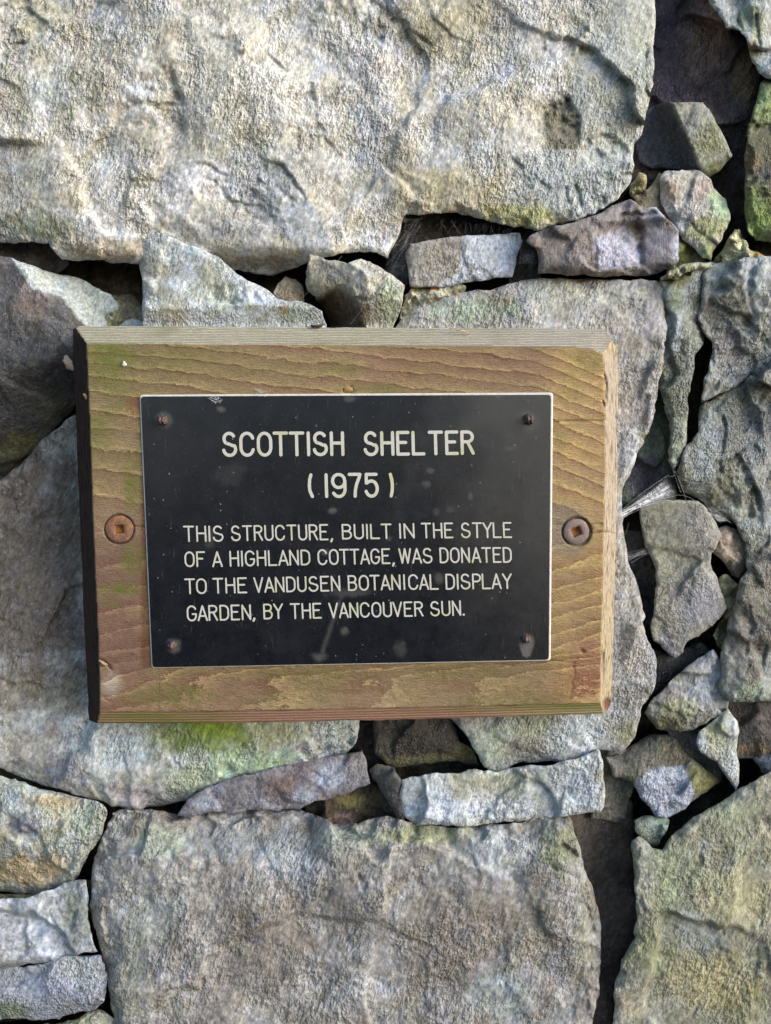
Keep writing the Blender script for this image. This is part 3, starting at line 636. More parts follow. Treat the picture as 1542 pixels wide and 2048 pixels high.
stone('wedge shaped grey stone with a curved lower edge, below the tall flagstone', [(1426, 1299), (1439, 1319), (1474, 1350), (1480, 1376), (1460, 1398), (1456, 1418), (1415, 1446), (1361, 1463), (1313, 1459), (1284, 1427), (1306, 1395), (1330, 1375), (1364, 1343), (1395, 1316)],
      y=0, tint=('#93938c', '#a3a6a6', '#83806f'), edge=(10, 8), rough=.9,
      facets=[(1290, 1402, 1460, 1402, 0.0), (1290, 1418, 1440, 1450, 0.8, 6, 30), (1400, 1320, 1460, 1390, -0.12, 5, 30)],
      ledges=[([(1468, 1400), (1462, 1370), (1470, 1352)], 5, 12, 2)],
      blobs=[(1390, 1380, 50, 30, '#a6abb0', .7), (1360, 1420, 50, 26, '#9d9f7a', .8), (1340, 1450, 50, 16, '#7b7552', .8), (1440, 1340, 30, 26, '#a8aeb4', .7), (1340, 1390, 30, 20, '#8b8680', .6)])
GAIN = 1.0
stone('thin pointed shard hanging tip down at the right', [(1456, 1416), (1475, 1442), (1479, 1463), (1474, 1497), (1479, 1565), (1472, 1582), (1460, 1562), (1433, 1524), (1402, 1507), (1393, 1487), (1398, 1463), (1426, 1439)],
      y=4, tint=('#a5a799', '#b3b6b0', '#93927a'), edge=(10, 9), rough=.7, jag=1.6,
      facets=[(1390, 1496, 1470, 1580, 0.6, 4, 20)],
      blobs=[(1430, 1475, 30, 30, '#9c9f78', .7), (1465, 1470, 14, 50, '#b4b8b6', .7), (1402, 1490, 12, 22, '#b4bcc6', .8), (1440, 1520, 20, 16, '#8f8f80', .6)])
stone('knobbly stone with a bright bluish broken face at the lower right', [(1245, 1500), (1306, 1466), (1347, 1470), (1381, 1511), (1410, 1540), (1439, 1562), (1395, 1596), (1360, 1622), (1333, 1637), (1310, 1634), (1292, 1606), (1265, 1565), (1227, 1555), (1212, 1515)],
      y=-10, tint=('#69675c', '#75736a', '#5b5a4a'), edge=(16, 14), rough=.9,
      facets=[(1300, 1560, 1400, 1500, -0.0), (1395, 1498, 1260, 1548, 0.75, 6, 40), (1380, 1620, 1374, 1500, 0.28, 5, 30), (1262, 1558, 1300, 1640, .7, 4, 24)],
      planes=[([(1262, 1568), (1300, 1542), (1366, 1530), (1388, 1580), (1380, 1620), (1333, 1650), (1300, 1640), (1290, 1606)], '#a2a8b4', .85)],
      blobs=[(1335, 1548, 30, 16, '#a9adb8', .8), (1405, 1555, 30, 34, '#8a8757', .9), (1350, 1500, 40, 26, '#6c6450', .8), (1240, 1520, 30, 40, '#57554d', .8), (1285, 1600, 16, 30, '#75725f', .8)])
stone('small greenish wedge stone under the knobbly stone', [(1268, 1640), (1290, 1630), (1320, 1636), (1338, 1640), (1330, 1668), (1318, 1690), (1308, 1694), (1290, 1682), (1270, 1662)], y=-14, tint=('#8b9a88', '#98a094', '#7a8068'), edge=(14, 10), rough=.7)
stone('long pale slab with a rough split face under the board', [(799, 1589), (802, 1559), (860, 1548), (942, 1540), (1010, 1538), (1076, 1531), (1150, 1519), (1196, 1498), (1206, 1520), (1208, 1547), (1210, 1575), (1208, 1608), (1199, 1626), (1120, 1634), (1028, 1641), (930, 1653), (832, 1653), (808, 1632)],
      y=16, tint=('#a5a8a2', '#b6bcbc', '#8f8e7e'), edge=(9, 8), rough=1.0, chip=1.3,
      facets=[(796, 1610, 1210, 1585, 0.12, 8, 40)],
      blobs=[(1000, 1560, 150, 20, '#9a9e84', .6), (880, 1620, 70, 30, '#b4bcc6', .7), (1150, 1580, 50, 40, '#b2bac2', .7), (1000, 1620, 100, 20, '#aeb6ba', .6), (930, 1570, 60, 30, '#8f8c7c', .6)])
stone('dark side stone butting against the left end of the long pale slab', [(738, 1540), (752, 1528), (790, 1535), (803, 1560), (800, 1595), (812, 1644), (795, 1640), (768, 1590)], y=-4, tint=('#5d5a54', '#67635c', '#4e4b46'), edge=(10, 8), mat=SMOOTH_STONE, rough=.6,
      facets=[(780, 1520, 806, 1650, 0.6, 5, 40)])
stone('dark grained block under the lower edge of the board', [(745, 1425), (900, 1420), (912, 1455), (918, 1482), (940, 1494), (964, 1534), (935, 1532), (893, 1521), (832, 1532), (777, 1530), (748, 1506)],
      y=-20, tint=('#45413a', '#4e4a42', '#3b3833'), edge=(14, 12), rough=.9,
      facets=[(750, 1516, 930, 1486, 1.0, 5, 30)],
      blobs=[(850, 1522, 80, 14, '#7d7b58', .8), (930, 1510, 30, 24, '#6b6448', .9)])
stone('grey slate wedge with a smooth face, left of the dark grained block', [(726, 1500), (735, 1530), (742, 1568), (690, 1588), (617, 1609), (602, 1617), (520, 1622), (430, 1625), (353, 1632), (374, 1599), (430, 1570), (519, 1545), (612, 1520), (674, 1510)],
      y=-12, tint=('#77757a', '#858386', '#6c6464'), edge=(8, 6), rough=.5, chip=1.0, mat=SMOOTH_STONE,
      ledges=[([(620, 1540), (648, 1555), (656, 1575), (650, 1588)], 6, 24, 3), ([(420, 1600), (470, 1580), (520, 1560)], 4, 30)],
      blobs=[(665, 1550, 40, 30, '#a8adb6', .85), (560, 1575, 50, 26, '#74635c', .8), (610, 1590, 30, 20, '#8f959e', .7), (410, 1605, 30, 14, '#a6aeb8', .8), (470, 1600, 50, 16, '#6a686e', .6), (720, 1540, 20, 26, '#75726e', .8)])
# left column, low
stone('tawny grey stone with a broken overlapping plate at the lower left edge', [(BX0, 1545), (0, 1551), (31, 1555), (109, 1583), (197, 1604), (215, 1625), (202, 1677), (171, 1724), (145, 1765), (83, 1791), (0, 1783), (BX0, 1780)],
      y=8, tint=('#9a9c8e', '#a8ada6', '#8a8468'), edge=(18, 14), chip=1.4,
      facets=[(20, 1640, 180, 1680, 0.35, 8, 30)],
      ledges=[([(0, 1625), (30, 1640), (70, 1660), (100, 1712), (130, 1690), (190, 1670)], 14, 40, 3), ([(48, 1560), (56, 1590), (44, 1616)], -6, 14, 4)],
      blobs=[(60, 1740, 80, 40, '#a3906c', .85), (40, 1650, 34, 24, '#716c72', .85), (120, 1620, 60, 26, '#a8a48c', .6), (170, 1640, 34, 34, '#a0ab94', .7), (110, 1600, 60, 14, '#b59a68', .5), (20, 1590, 26, 26, '#a9b4b4', .7)])
GAIN = 0.82
stone('bluish grey flaking stone at the left edge, above the bottom left slab', [(BX0, 1800), (0, 1797), (52, 1797), (135, 1766), (172, 1760), (179, 1817), (184, 1874), (196, 1904), (140, 1914), (80, 1926), (0, 1936), (BX0, 1940)],
      y=-2, tint=('#9a9ea0', '#a9aeb2', '#878a84'), edge=(12, 9), chip=1.5, mat=SMOOTH_STONE,
      ledges=[([(100, 1820), (112, 1850), (60, 1880), (70, 1900), (120, 1904)], 8, 30, 1), ([(0, 1830), (40, 1826), (50, 1850)], -6, 20, 2)],
      facets=[(110, 1780, 130, 1900, -0.25, 6, 30)],
      blobs=[(150, 1830, 34, 60, '#7d8276', .8), (80, 1850, 40, 40, '#b0b8bc', .7), (20, 1860, 30, 40, '#7c7f84', .6), (80, 1910, 60, 14, '#b4bbc4', .6)])
stone('pale bluish slab in the bottom left corner', [(BX0, 1930), (0, 1928), (62, 1931), (130, 1912), (202, 1910), (210, 1936), (212, 1975), (208, 2004), (192, 2019), (150, 2028), (119, 2040), (0, 2042), (BX0, 2040)],
      y=10, tint=('#a3a8ae', '#b2b8bd', '#94969a'), edge=(14, 10), rough=.8,
      facets=[(-20, 1945, 220, 1940, -0.0), (0, 2012, 212, 1998, .6, 6, 30)],
      blobs=[(170, 1950, 40, 30, '#b4bcb4', .6), (20, 2020, 40, 20, '#7d8c6c', .8), (100, 1980, 60, 30, '#a6aab8', .6)])
GAIN = 1.0
stone('mossy stone showing a sliver under the bottom left slab', [(BX0, 2052), (0, 2050), (110, 2048), (150, 2040), (170, 2060), (150, BY1), (BX0, BY1)], y=-10, tint=('#56604a', '#4c5040', '#6a7050'), back=0.05)

# mortar
def mortar(label, pts, y, tint):
    stone(label, pts, y=y, tint=tint, edge=(9, 12), rough=2.4, chip=1.5, jag=5, wl=40, cell=2.4, back=0.03, name='mortar', cat='mortar', group=None,
          bumps=[(pts[0][0] + (pts[len(pts) // 2][0] - pts[0][0]) * f, pts[0][1] + (pts[len(pts) // 2][1] - pts[0][1]) * f, 9, 8, 0, 9) for f in (.2, .5, .8)])
MT = ('#a19c82', '#b3ae96', '#817d62')
mortar('crumbly pale mortar under the slab shaped stone', [(808, 590), (822, 574), (850, 574), (925, 570), (930, 580), (895, 592), (850, 604), (834, 622), (800, 640), (806, 612)], -12, MT)
mortar('sandy mortar lump between the round pale stone and the mossy stone', [(1462, 470), (1476, 458), (1486, 478), (1494, 500), (1506, 520), (1490, 532), (1440, 534), (1442, 510)], -10, ('#b0a884', '#bdb596', '#8b8560'))
mortar('sandy mortar lump in the gap beside the tall flagstone', [(1446, 1150), (1462, 1158), (1482, 1164), (1490, 1190), (1470, 1240), (1474, 1290), (1460, 1314), (1436, 1296), (1424, 1270), (1450, 1220), (1436, 1172)], -20, ('#a59a76', '#b3a987', '#7d7450'))
mortar('yellowish mortar crumb beside the right edge of the huge boulder', [(1262, 366), (1278, 344), (1292, 350), (1290, 380), (1262, 396)], -16, ('#968f64', '#a39c74', '#77714c'))
mortar('grey mortar along the top of the upright strip', [(1318, 556), (1344, 540), (1372, 528), (1424, 522), (1426, 534), (1376, 546), (1350, 562)], 4, ('#a6a68e', '#b4b5a4', '#84835c'))

# rubble and earth filling the heart of the wall
g = 9.0
xs = np.arange(-420, 1970, g); ys = np.arange(-420, 2480, g)
GX, GY = np.meshgrid(xs, ys)
hh = -165 + 60 * chips(GX, GY, 95, 910, .03) + 34 * chips(GX, GY, 40, 915, .04) + 14 * fbm(GX, GY, 60, 4, 900)
cw = at(GX.ravel(), GY.ravel(), (-hh * PXM).ravel())
ny, nx = GX.shape
ii = np.arange(nx * ny).reshape(ny, nx)
fq = np.stack([ii[:-1, :-1], ii[1:, :-1], ii[1:, 1:], ii[:-1, 1:]], -1).reshape(-1, 4)
wt = np.clip(.5 + 1.6 * fbm(GX, GY, 70, 4, 930), 0, 1).ravel()[:, None]
core = make_mesh('wall', cw, fq, None, STONE, {'tint': srgb('#4a433b') * (1 - wt) + srgb('#75705c') * wt})
tag(core, kind='structure')

# ------------------------------------------------------------------ wooden board
FRONT = -0.0434                              # front face of the board
BACKB = -0.0055

def wood_material(name, kind):
    t = NT(name)
    tint = t.attr('tint').outputs['Color']
    vi = t.coord()
    if kind == 'face':
        vg = t.coord((0.16, 1, 1))           # grain runs along the board
        ring = t.attr('ring').outputs['Fac']
        n1 = t.noise(t.coord((0.5, 1, 1)), 110, 6, 0.78)
        n2 = t.noise(t.coord((0.6, 1, 1)), 520, 3, 0.7)
        G = t.math('ADD', ring, t.math('ADD', t.math('MULTIPLY', t.rng(n1, 0.25, 0.75, -1, 1), t.attr('jag').outputs['Fac']), t.math('MULTIPLY', t.rng(n2, 0.25, 0.75, -1, 1), 0.07)))
        f = t.math('FRACT', G)
        lum = t.ramp(f, [(0.0, (1.15, 1.08, .92)), (0.03, (1.78, 1.76, 1.50)), (0.10, (1.52, 1.52, 1.28)), (0.20, (1.18, 1.20, 1.00)), (0.36, (1.06, 1.08, .93)), (0.62, (.98, .92, .88)), (0.90, (.86, .74, .70)), (0.975, (.74, .62, .57)), (1.0, (.52, .42, .38))])
        amt = t.math('MULTIPLY', t.attr('contrast').outputs['Fac'], t.rng(t.noise(t.coord((.6, 1, 1)), 45, 4, .65), .36, .60, .55, 1.30))
        col = t.mix(1.0, tint, t.mix(amt, (1, 1, 1), lum), 'MULTIPLY')
        fib = t.noise(vg, 1500, 4, 0.75)
        fl = t.rng(fib, 0.3, 0.7, 0.60, 1.32)
        cc = t.n('ShaderNodeCombineColor'); [t.l(fl, cc.inputs[i]) for i in range(3)]
        col = t.mix(1.0, col, cc.outputs[0], 'MULTIPLY')
        sp = t.noise(vi, 1300, 2, 0.6)
        col = t.mix(t.rng(sp, 0.60, 0.74, 0, 0.55), col, t.mix(1.0, col, (1.7, 1.6, 1.35), 'MULTIPLY'))
        col = t.mix(t.rng(t.noise(vg, 700, 3, 0.6), 0.62, 0.72, 0, 0.35), col, t.mix(1.0, col, (.5, .42, .36), 'MULTIPLY'))
        alg = t.math('MULTIPLY', t.attr('algae').outputs['Fac'], t.rng(t.noise(vi, 160, 5, 0.7), 0.36, 0.60, 0.15, 1))
        col = t.mix(alg, col, (0.145, 0.165, 0.035))
        h = t.math('ADD', t.math('MULTIPLY', t.math('SUBTRACT', 1.0, f), amt), t.math('ADD', t.math('MULTIPLY', fib, 0.42), t.math('MULTIPLY', sp, 0.36)))
        return t.out(col, 0.82, t.bump(h, 0.95, 0.0026), 0.2)
    if kind == 'edge':                       # fine close rings along the long edges
        vg = t.coord((0.05, 0.7, 1))
        w = t.attr('ring').outputs['Fac']
        n = t.noise(t.coord((0.25, 1, 1)), 420, 3, 0.7)
        s = t.math('SINE', t.math('MULTIPLY', t.math('ADD', w, t.math('MULTIPLY', t.rng(n, .25, .75, -1, 1), 0.22)), 2 * math.pi))
        amt = t.attr('contrast').outputs['Fac']
        k = t.math('ADD', 1.0, t.math('MULTIPLY', t.math('MULTIPLY', s, 0.30), amt))
        fib = t.noise(vi, 1200, 3, 0.7)
        k = t.math('MULTIPLY', k, t.rng(fib, 0.3, 0.72, 0.72, 1.42))
        cc = t.n('ShaderNodeCombineColor'); [t.l(k, cc.inputs[i]) for i in range(3)]
        col = t.mix(1.0, tint, cc.outputs[0], 'MULTIPLY')
        alg = t.math('MULTIPLY', t.attr('algae').outputs['Fac'], t.rng(t.noise(vg, 300, 4, 0.7), 0.36, 0.58, 0.1, 1))
        col = t.mix(alg, col, (0.17, 0.19, 0.045))
        h = t.math('ADD', t.math('MULTIPLY', t.math('MULTIPLY', s, 0.5), amt), t.math('MULTIPLY', fib, 0.5))
        return t.out(col, 0.85, t.bump(h, 0.85, 0.0015), 0.2)
    # sawn ends
    n = t.noise(t.coord((1, 1, 0.35)), 700, 4, 0.75)
    pit = t.noise(t.coord((1, 1, 0.22)), 380, 4, 0.7)
    k = t.rng(n, 0.3, 0.7, 0.60, 1.36)
    cc = t.n('ShaderNodeCombineColor'); [t.l(k, cc.inputs[i]) for i in range(3)]
    col = t.mix(1.0, tint, cc.outputs[0], 'MULTIPLY')
    col = t.mix(t.rng(pit, 0.51, 0.63, 0, 0.8), col, t.mix(1.0, col, (.36, .30, .24), 'MULTIPLY'))
    h = t.math('SUBTRACT', n, t.rng(pit, 0.56, 0.70, 0, 1.2))
    return t.out(col, 0.88, t.bump(h, 0.5, 0.0010), 0.15)

WFACE, WEDGE, WEND = wood_material('weathered wood face', 'face'), wood_material('weathered wood edge', 'edge'), wood_material('sawn wood end', 'end')

outer = [(145.5, 659.5), (152, 654), (162, 652), (330, 652.5), (640, 655), (900, 656), (1080, 657), (1190, 657.5), (1206, 658), (1214, 661), (1222, 671), (1228, 688), (1235, 698), (1236, 757), (1236, 815), (1235, 824), (1229, 831), (1231, 838), (1234, 846),
         (1234, 960), (1231, 1100), (1227, 1270), (1225, 1332), (1222, 1405), (1216, 1420), (1205, 1427), (1164, 1429), (1060, 1432), (800, 1439), (560, 1444), (350, 1447), (193, 1446), (178.5, 1440), (176, 1397), (169.5, 1280), (161, 1060), (152, 840)]
IL = [(174, 688), (177, 757), (180.5, 834), (188, 1060), (198, 1280), (201, 1371), (200.6, 1424)]
IR = [(1203, 690), (1206.5, 722), (1209.5, 760), (1210, 815), (1210, 900), (1207, 1060), (1202, 1280), (1199.5, 1410)]
IT = [(170, 688.5), (330, 689), (700, 692), (1000, 694), (1150, 696), (1186, 700), (1210, 712)]
IB = [(196, 1423), (350, 1422.5), (600, 1418.5), (800, 1414), (1060, 1408.5), (1205, 1405)]
poly = rough_outline(outer, 0.8, 77, 4)
px, py, q, be, bv = grid_mesh(poly, 2.4)
wob = 0.9 * fbm(px, py, 26, 3, 5)
inner_v = np.ones(len(px), bool); inner_v[bv] = False
il = np.interp(py, [p[1] for p in IL], [p[0] for p in IL]) + wob * 0.6
ir = np.interp(py, [p[1] for p in IR], [p[0] for p in IR]) + wob * 1.6
it = np.interp(px, [p[0] for p in IT], [p[1] for p in IT]) + wob * 1.2
ib = np.interp(px, [p[0] for p in IB], [p[1] for p in IB]) + wob * 0.8
ol = np.interp(py, [659.5, 840, 1060, 1280, 1397, 1440], [145.5, 152, 161, 169.5, 176, 178.5])
orr = np.interp(py, [690, 757, 960, 1100, 1270, 1332, 1405], [1234, 1236, 1234, 1231, 1227, 1225, 1222])
ot = np.interp(px, [145, 330, 640, 1080, 1236], [652, 652.5, 655, 657, 658])
ob = np.interp(px, [178, 350, 560, 800, 1060, 1214], [1447, 1447, 1444, 1439, 1432, 1427.5])
for line, ax in ((il, 0), (ir, 0), (it, 1), (ib, 1)):    # grid lines follow the arrises
    arr = px if ax == 0 else py
    k = inner_v & (np.abs(arr - line) < 1.25)
    arr[k] = line[k]
def fr(x, o_, i_): return (x - o_) / (i_ - o_)
fl, fr_, ft, fb = fr(px, ol, il), fr(px, orr, ir), fr(py, ot, it), fr(py, ob, ib)
CH = np.stack([fl, fr_, ft, fb], 0)
CH = np.clip(CH, -0.2, 1.0)
depth = np.array([0.0185, 0.0150, 0.0165, 0.0060])[:, None]
drop = ((1 - CH) * depth)
zone = drop.argmax(0)
dmax = drop.max(0)
zone = np.where(dmax < 1e-6, 4, zone)
# softened arris
soft = 0.0
drop = dmax
# rings: nested arches whose tips point right, flattening to broad ragged tongues near the lower edge
u, v = px, py - 1062.0
lowf = fbm(px * 0.35, py, 90, 4, 301)
av = np.sqrt(v * v + 18.0 ** 2) - 18.0
right = np.clip(u - 1080, 0, None)
lean = np.where(v < 0, 0.115, 0.135)
G = av + lean * (u - 180) + right * np.where(v < 0, 0.30, 0.16) + 15 * lowf + 5 * fbm(px * .6, py, 34, 3, 303)
# lower band: the surface runs almost along the ring, so the fronts wander
lb = sstep(235, 300, v) * sstep(60, 330, u - 180 + 60)
rag = 60 * fbm(px * 0.8, py * 1.6, 70, 4, 321, 0.6)
Gl = 0.145 * (u - 180) + 0.10 * (v - 240) + 0.16 * rag - 40 * np.abs(np.sin((v - 300) / 60.0)) * .12
sp_ = np.interp(np.abs(v), [0, 120, 250, 380], [62, 44, 31, 27]) * np.interp(px, [180, 1000, 1200], [1.0, 1.0, 1.12])
# ring count by integrating the spacing over |v|
tv = np.linspace(0, 460, 461)
cum = np.concatenate([[0], np.cumsum(1.0 / np.interp(tv[:-1] + .5, [0, 120, 250, 380], [58, 46, 31, 26]))])
ring = np.interp(np.clip(G, 0, 460), tv, cum)
ringl = Gl / 30.0 + 8
ring = ring * (1 - lb) + ringl * lb
contrast = np.full(px.shape, 0.85)
contrast *= 1 - 0.55 * sstep(60, 0, av) - 0.0
contrast *= np.where((v > 0) & (px < 320), 0.75, 1.0)
jag = np.where(lb > 0.3, 0.34, 0.17) * np.ones(px.shape)
# radius of the sunk screws
SCREWS = [(238.5, 1058.5), (1153, 1063.5)]
for sx, sy in SCREWS:
    r = np.hypot(px - sx, py - sy)
    drop = drop + 0.0034 * sstep(31.5, 28.5, r)
hgt = FRONT + drop
# relief of the rings, splits and bruises on the face
face = zone == 4
f_ = ring - np.floor(ring)
hgt = hgt + np.where(face, 0.00035 * f_ * contrast, 0)
hgt = hgt - 0.0005 * fbm(px * 0.3, py, 22, 3, 411) * face
def split(pts, width, depth_):
    global hgt
    p = rough_outline(pts + pts[::-1], 1.2, int(pts[0][1]))[: max(2, int(sum(math.hypot(pts[i + 1][0] - pts[i][0], pts[i + 1][1] - pts[i][1]) for i in range(len(pts) - 1)) / 6))]
    d, _, _, _, par = seg_dist(np.vstack([p, pts[-1]]), px, py, closed=False)
    hgt = hgt + depth_ * np.exp(-(d / width) ** 2) * np.clip(np.minimum(par, 1 - par) * 8 + .3, 0, 1)
split([(1105, 843), (1160, 842), (1209, 842), (1230, 831)], 1.5, 0.0022)
split([(1180, 1049), (1206, 1048)], 1.4, 0.002); split([(1104, 1049.5), (1126, 1049.5)], 1.3, 0.0015); split([(1180, 1066), (1200, 1064), (1232, 1068)], 1.7, 0.0025)
split([(1103, 1321), (1150, 1326), (1200, 1321)], 1.2, 0.0013); split([(266, 1052), (290, 1053)], 1.3, 0.002)
split([(1208, 745), (1212, 770), (1210, 800), (1213, 812)], 2.4, 0.004); split([(1205, 800), (1209, 815)], 2.4, .003); split([(1206, 1300), (1205, 1340), (1204, 1400)], 1.6, 0.003)
split([(198, 1318), (208, 1322), (224, 1340)], 2.0, 0.0025); split([(690, 782), (700, 778), (704, 786)], 5, 0.002); split([(1160, 1300), (1168, 1306)], 4, 0.002)
split([(1158, 1310), (1146, 1330), (1150, 1345), (1143, 1362), (1146, 1376), (1138, 1402)], 1.6, 0.0007); split([(1215, 1398), (1217, 1412)], 3, 0.003); split([(222, 1402), (206, 1396)], 2, .001)
co = at(px, py, hgt)
# colours of the wood: silvered, pinkish, and green with algae; left end dark from weathering and painted shade
ft_ = srgb('#8d7b62'); pink = srgb('#80675d'); oliv = srgb('#7f7757'); warm = srgb('#b0976e'); dark = srgb('#6f5a4c')
tintc = np.tile(ft_, (len(px), 1))
def blend(c0, w): 
    global tintc
    tintc = tintc * (1 - w[:, None]) + c0 * w[:, None]
nz = fbm(px * .5, py, 110, 4, 501, .6)
blend(oliv, sstep(560, 200, px + 160 * nz) * sstep(1000, 880, py + 60 * nz) * .8)
blend(warm, sstep(1060, 1140, px + 30 * nz) * .85)
blend(pink, np.clip(sstep(320, 270, px) * sstep(990, 1080, py + 40 * nz) * .95, 0, 1))
blend(srgb('#8a6f61'), sstep(1350, 1370, py) * sstep(700, 350, px + 120 * nz) * .8)
blend(srgb('#94806a'), sstep(-.02, .25, nz) * .5)
blend(srgb('#a8977f'), sstep(1380, 1395, py) * sstep(420, 520, px) * sstep(1100, 900, px) * .3)
gr = np.hypot((px - 1130) / 50, (py - 1062) / 58)
blend(srgb('#8c8276'), sstep(1.25, .6, gr + .5 * nz) * .85)
blend(srgb('#a07a64'), sstep(1.2, .5, np.hypot((px - 1172) / 34, (py - 1330) / 80) + .6 * nz) * .8)
blend(srgb('#7c5a40'), sstep(1.2, .3, np.hypot((px - 272) / 24, (py - 812) / 24) + .4 * nz) * .7)
blend(srgb('#6d4a33'), sstep(276, 288, px) * sstep(316, 290, px) * sstep(900, 1000, py) * sstep(1345, 1330, py) * .7)
blend(srgb('#b0a6a4'), sstep(1.2, .5, np.hypot((px - 222) / 26, (py - 1368) / 30) + .8 * nz) * .8)
blend(srgb('#8d6f62'), sstep(700, 760, px) * sstep(1150, 1080, px) * sstep(780, 740, py) * sstep(698, 712, py) * .45)
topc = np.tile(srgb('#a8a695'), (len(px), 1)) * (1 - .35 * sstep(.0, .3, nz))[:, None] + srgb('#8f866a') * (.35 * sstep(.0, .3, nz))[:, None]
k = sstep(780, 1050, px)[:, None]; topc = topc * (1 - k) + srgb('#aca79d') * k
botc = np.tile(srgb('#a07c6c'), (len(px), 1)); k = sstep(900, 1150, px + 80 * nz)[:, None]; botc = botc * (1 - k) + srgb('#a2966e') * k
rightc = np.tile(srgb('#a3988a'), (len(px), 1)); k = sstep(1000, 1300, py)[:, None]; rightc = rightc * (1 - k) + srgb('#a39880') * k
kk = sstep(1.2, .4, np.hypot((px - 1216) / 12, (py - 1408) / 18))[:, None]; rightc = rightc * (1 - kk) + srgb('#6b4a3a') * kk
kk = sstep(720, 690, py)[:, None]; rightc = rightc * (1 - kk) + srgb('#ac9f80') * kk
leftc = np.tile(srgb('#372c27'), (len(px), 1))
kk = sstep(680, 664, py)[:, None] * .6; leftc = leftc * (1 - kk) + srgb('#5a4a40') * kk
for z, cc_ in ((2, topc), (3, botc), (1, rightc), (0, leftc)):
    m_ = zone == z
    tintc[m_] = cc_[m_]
algae = np.zeros(px.shape)
for (ax, ay, rx, ry, st) in ((215, 715, 60, 40, .9), (330, 720, 120, 24, .35), (225, 760, 40, 60, .6), (196, 740, 20, 60, .5), (262, 970, 20, 60, .95), (200, 850, 30, 60, .5), (560, 740, 120, 20, .35), (680, 735, 60, 20, .6), (760, 780, 60, 16, .5), (900, 735, 120, 20, .25), (240, 1178, 60, 16, .95), (265, 1118, 26, 34, .85), (220, 1205, 26, 14, .7),
                         (340, 1390, 110, 26, .75), (600, 1345, 120, 18, .45), (560, 1400, 80, 20, .35), (900, 1345, 120, 16, .4), (640, 1380, 60, 30, .3), (1140, 780, 30, 40, .35), (1120, 880, 16, 30, .35), (1170, 720, 40, 30, .35), (1000, 1400, 160, 14, .4)):
    algae = np.maximum(algae, st * sstep(1.3, .3, np.hypot((px - ax) / rx, (py - ay) / ry) + .5 * nz))
algae = np.where(zone == 3, np.clip(.85 * sstep(560, 250, np.abs(px - 290) * 2.2 + 0 * px) + .8 * sstep(620, 1100, px) * (py < ib + 14), 0, .95), algae)
algae = np.where(zone == 2, .25 * sstep(-.1, .3, nz), algae)
algae = np.where(zone < 2, 0, algae)
ring = np.where(zone == 2, (py - ot) / 3.3, np.where(zone == 3, (py - ob) / 5.0, ring))
contrast = np.where(zone == 2, 1.0, np.where(zone == 3, 0.35, contrast))
zq = zone[q]
zface = np.where((zq == zq[:, :1]).all(1), zq[:, 0], np.sort(zq, 1)[:, 1])
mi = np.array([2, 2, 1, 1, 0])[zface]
nb = len(bv); base = len(px)
loop = np.full(base, -1); loop[bv] = base + np.arange(nb)
b1 = co[bv].copy(); b1[:, 1] = BACKB
cen = b1.mean(0)[None]
sk = np.stack([be[:, 1], be[:, 0], loop[be[:, 0]], loop[be[:, 1]]], 1)
cap = np.stack([loop[be[:, 1]], loop[be[:, 0]], np.full(len(be), base + nb)], 1)
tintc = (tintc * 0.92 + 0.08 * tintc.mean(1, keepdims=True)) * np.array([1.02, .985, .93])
ext = lambda x: np.concatenate([x, x[bv], x[:1]])
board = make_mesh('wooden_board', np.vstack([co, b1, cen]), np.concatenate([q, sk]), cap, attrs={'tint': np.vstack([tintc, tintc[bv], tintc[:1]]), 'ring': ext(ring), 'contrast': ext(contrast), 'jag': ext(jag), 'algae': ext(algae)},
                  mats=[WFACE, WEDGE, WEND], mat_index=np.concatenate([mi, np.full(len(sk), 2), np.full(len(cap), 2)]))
tag(board, 'weathered greenish brown wooden board screwed to the stone wall under the black plaque', 'wooden board')

# ------------------------------------------------------------------ plaque
def plain(name, color, rough=.5, spec=.5, metal=0.0):
    t = NT(name); t.p.inputs['Metallic'].default_value = metal
    return t.out(color, rough, None, spec)

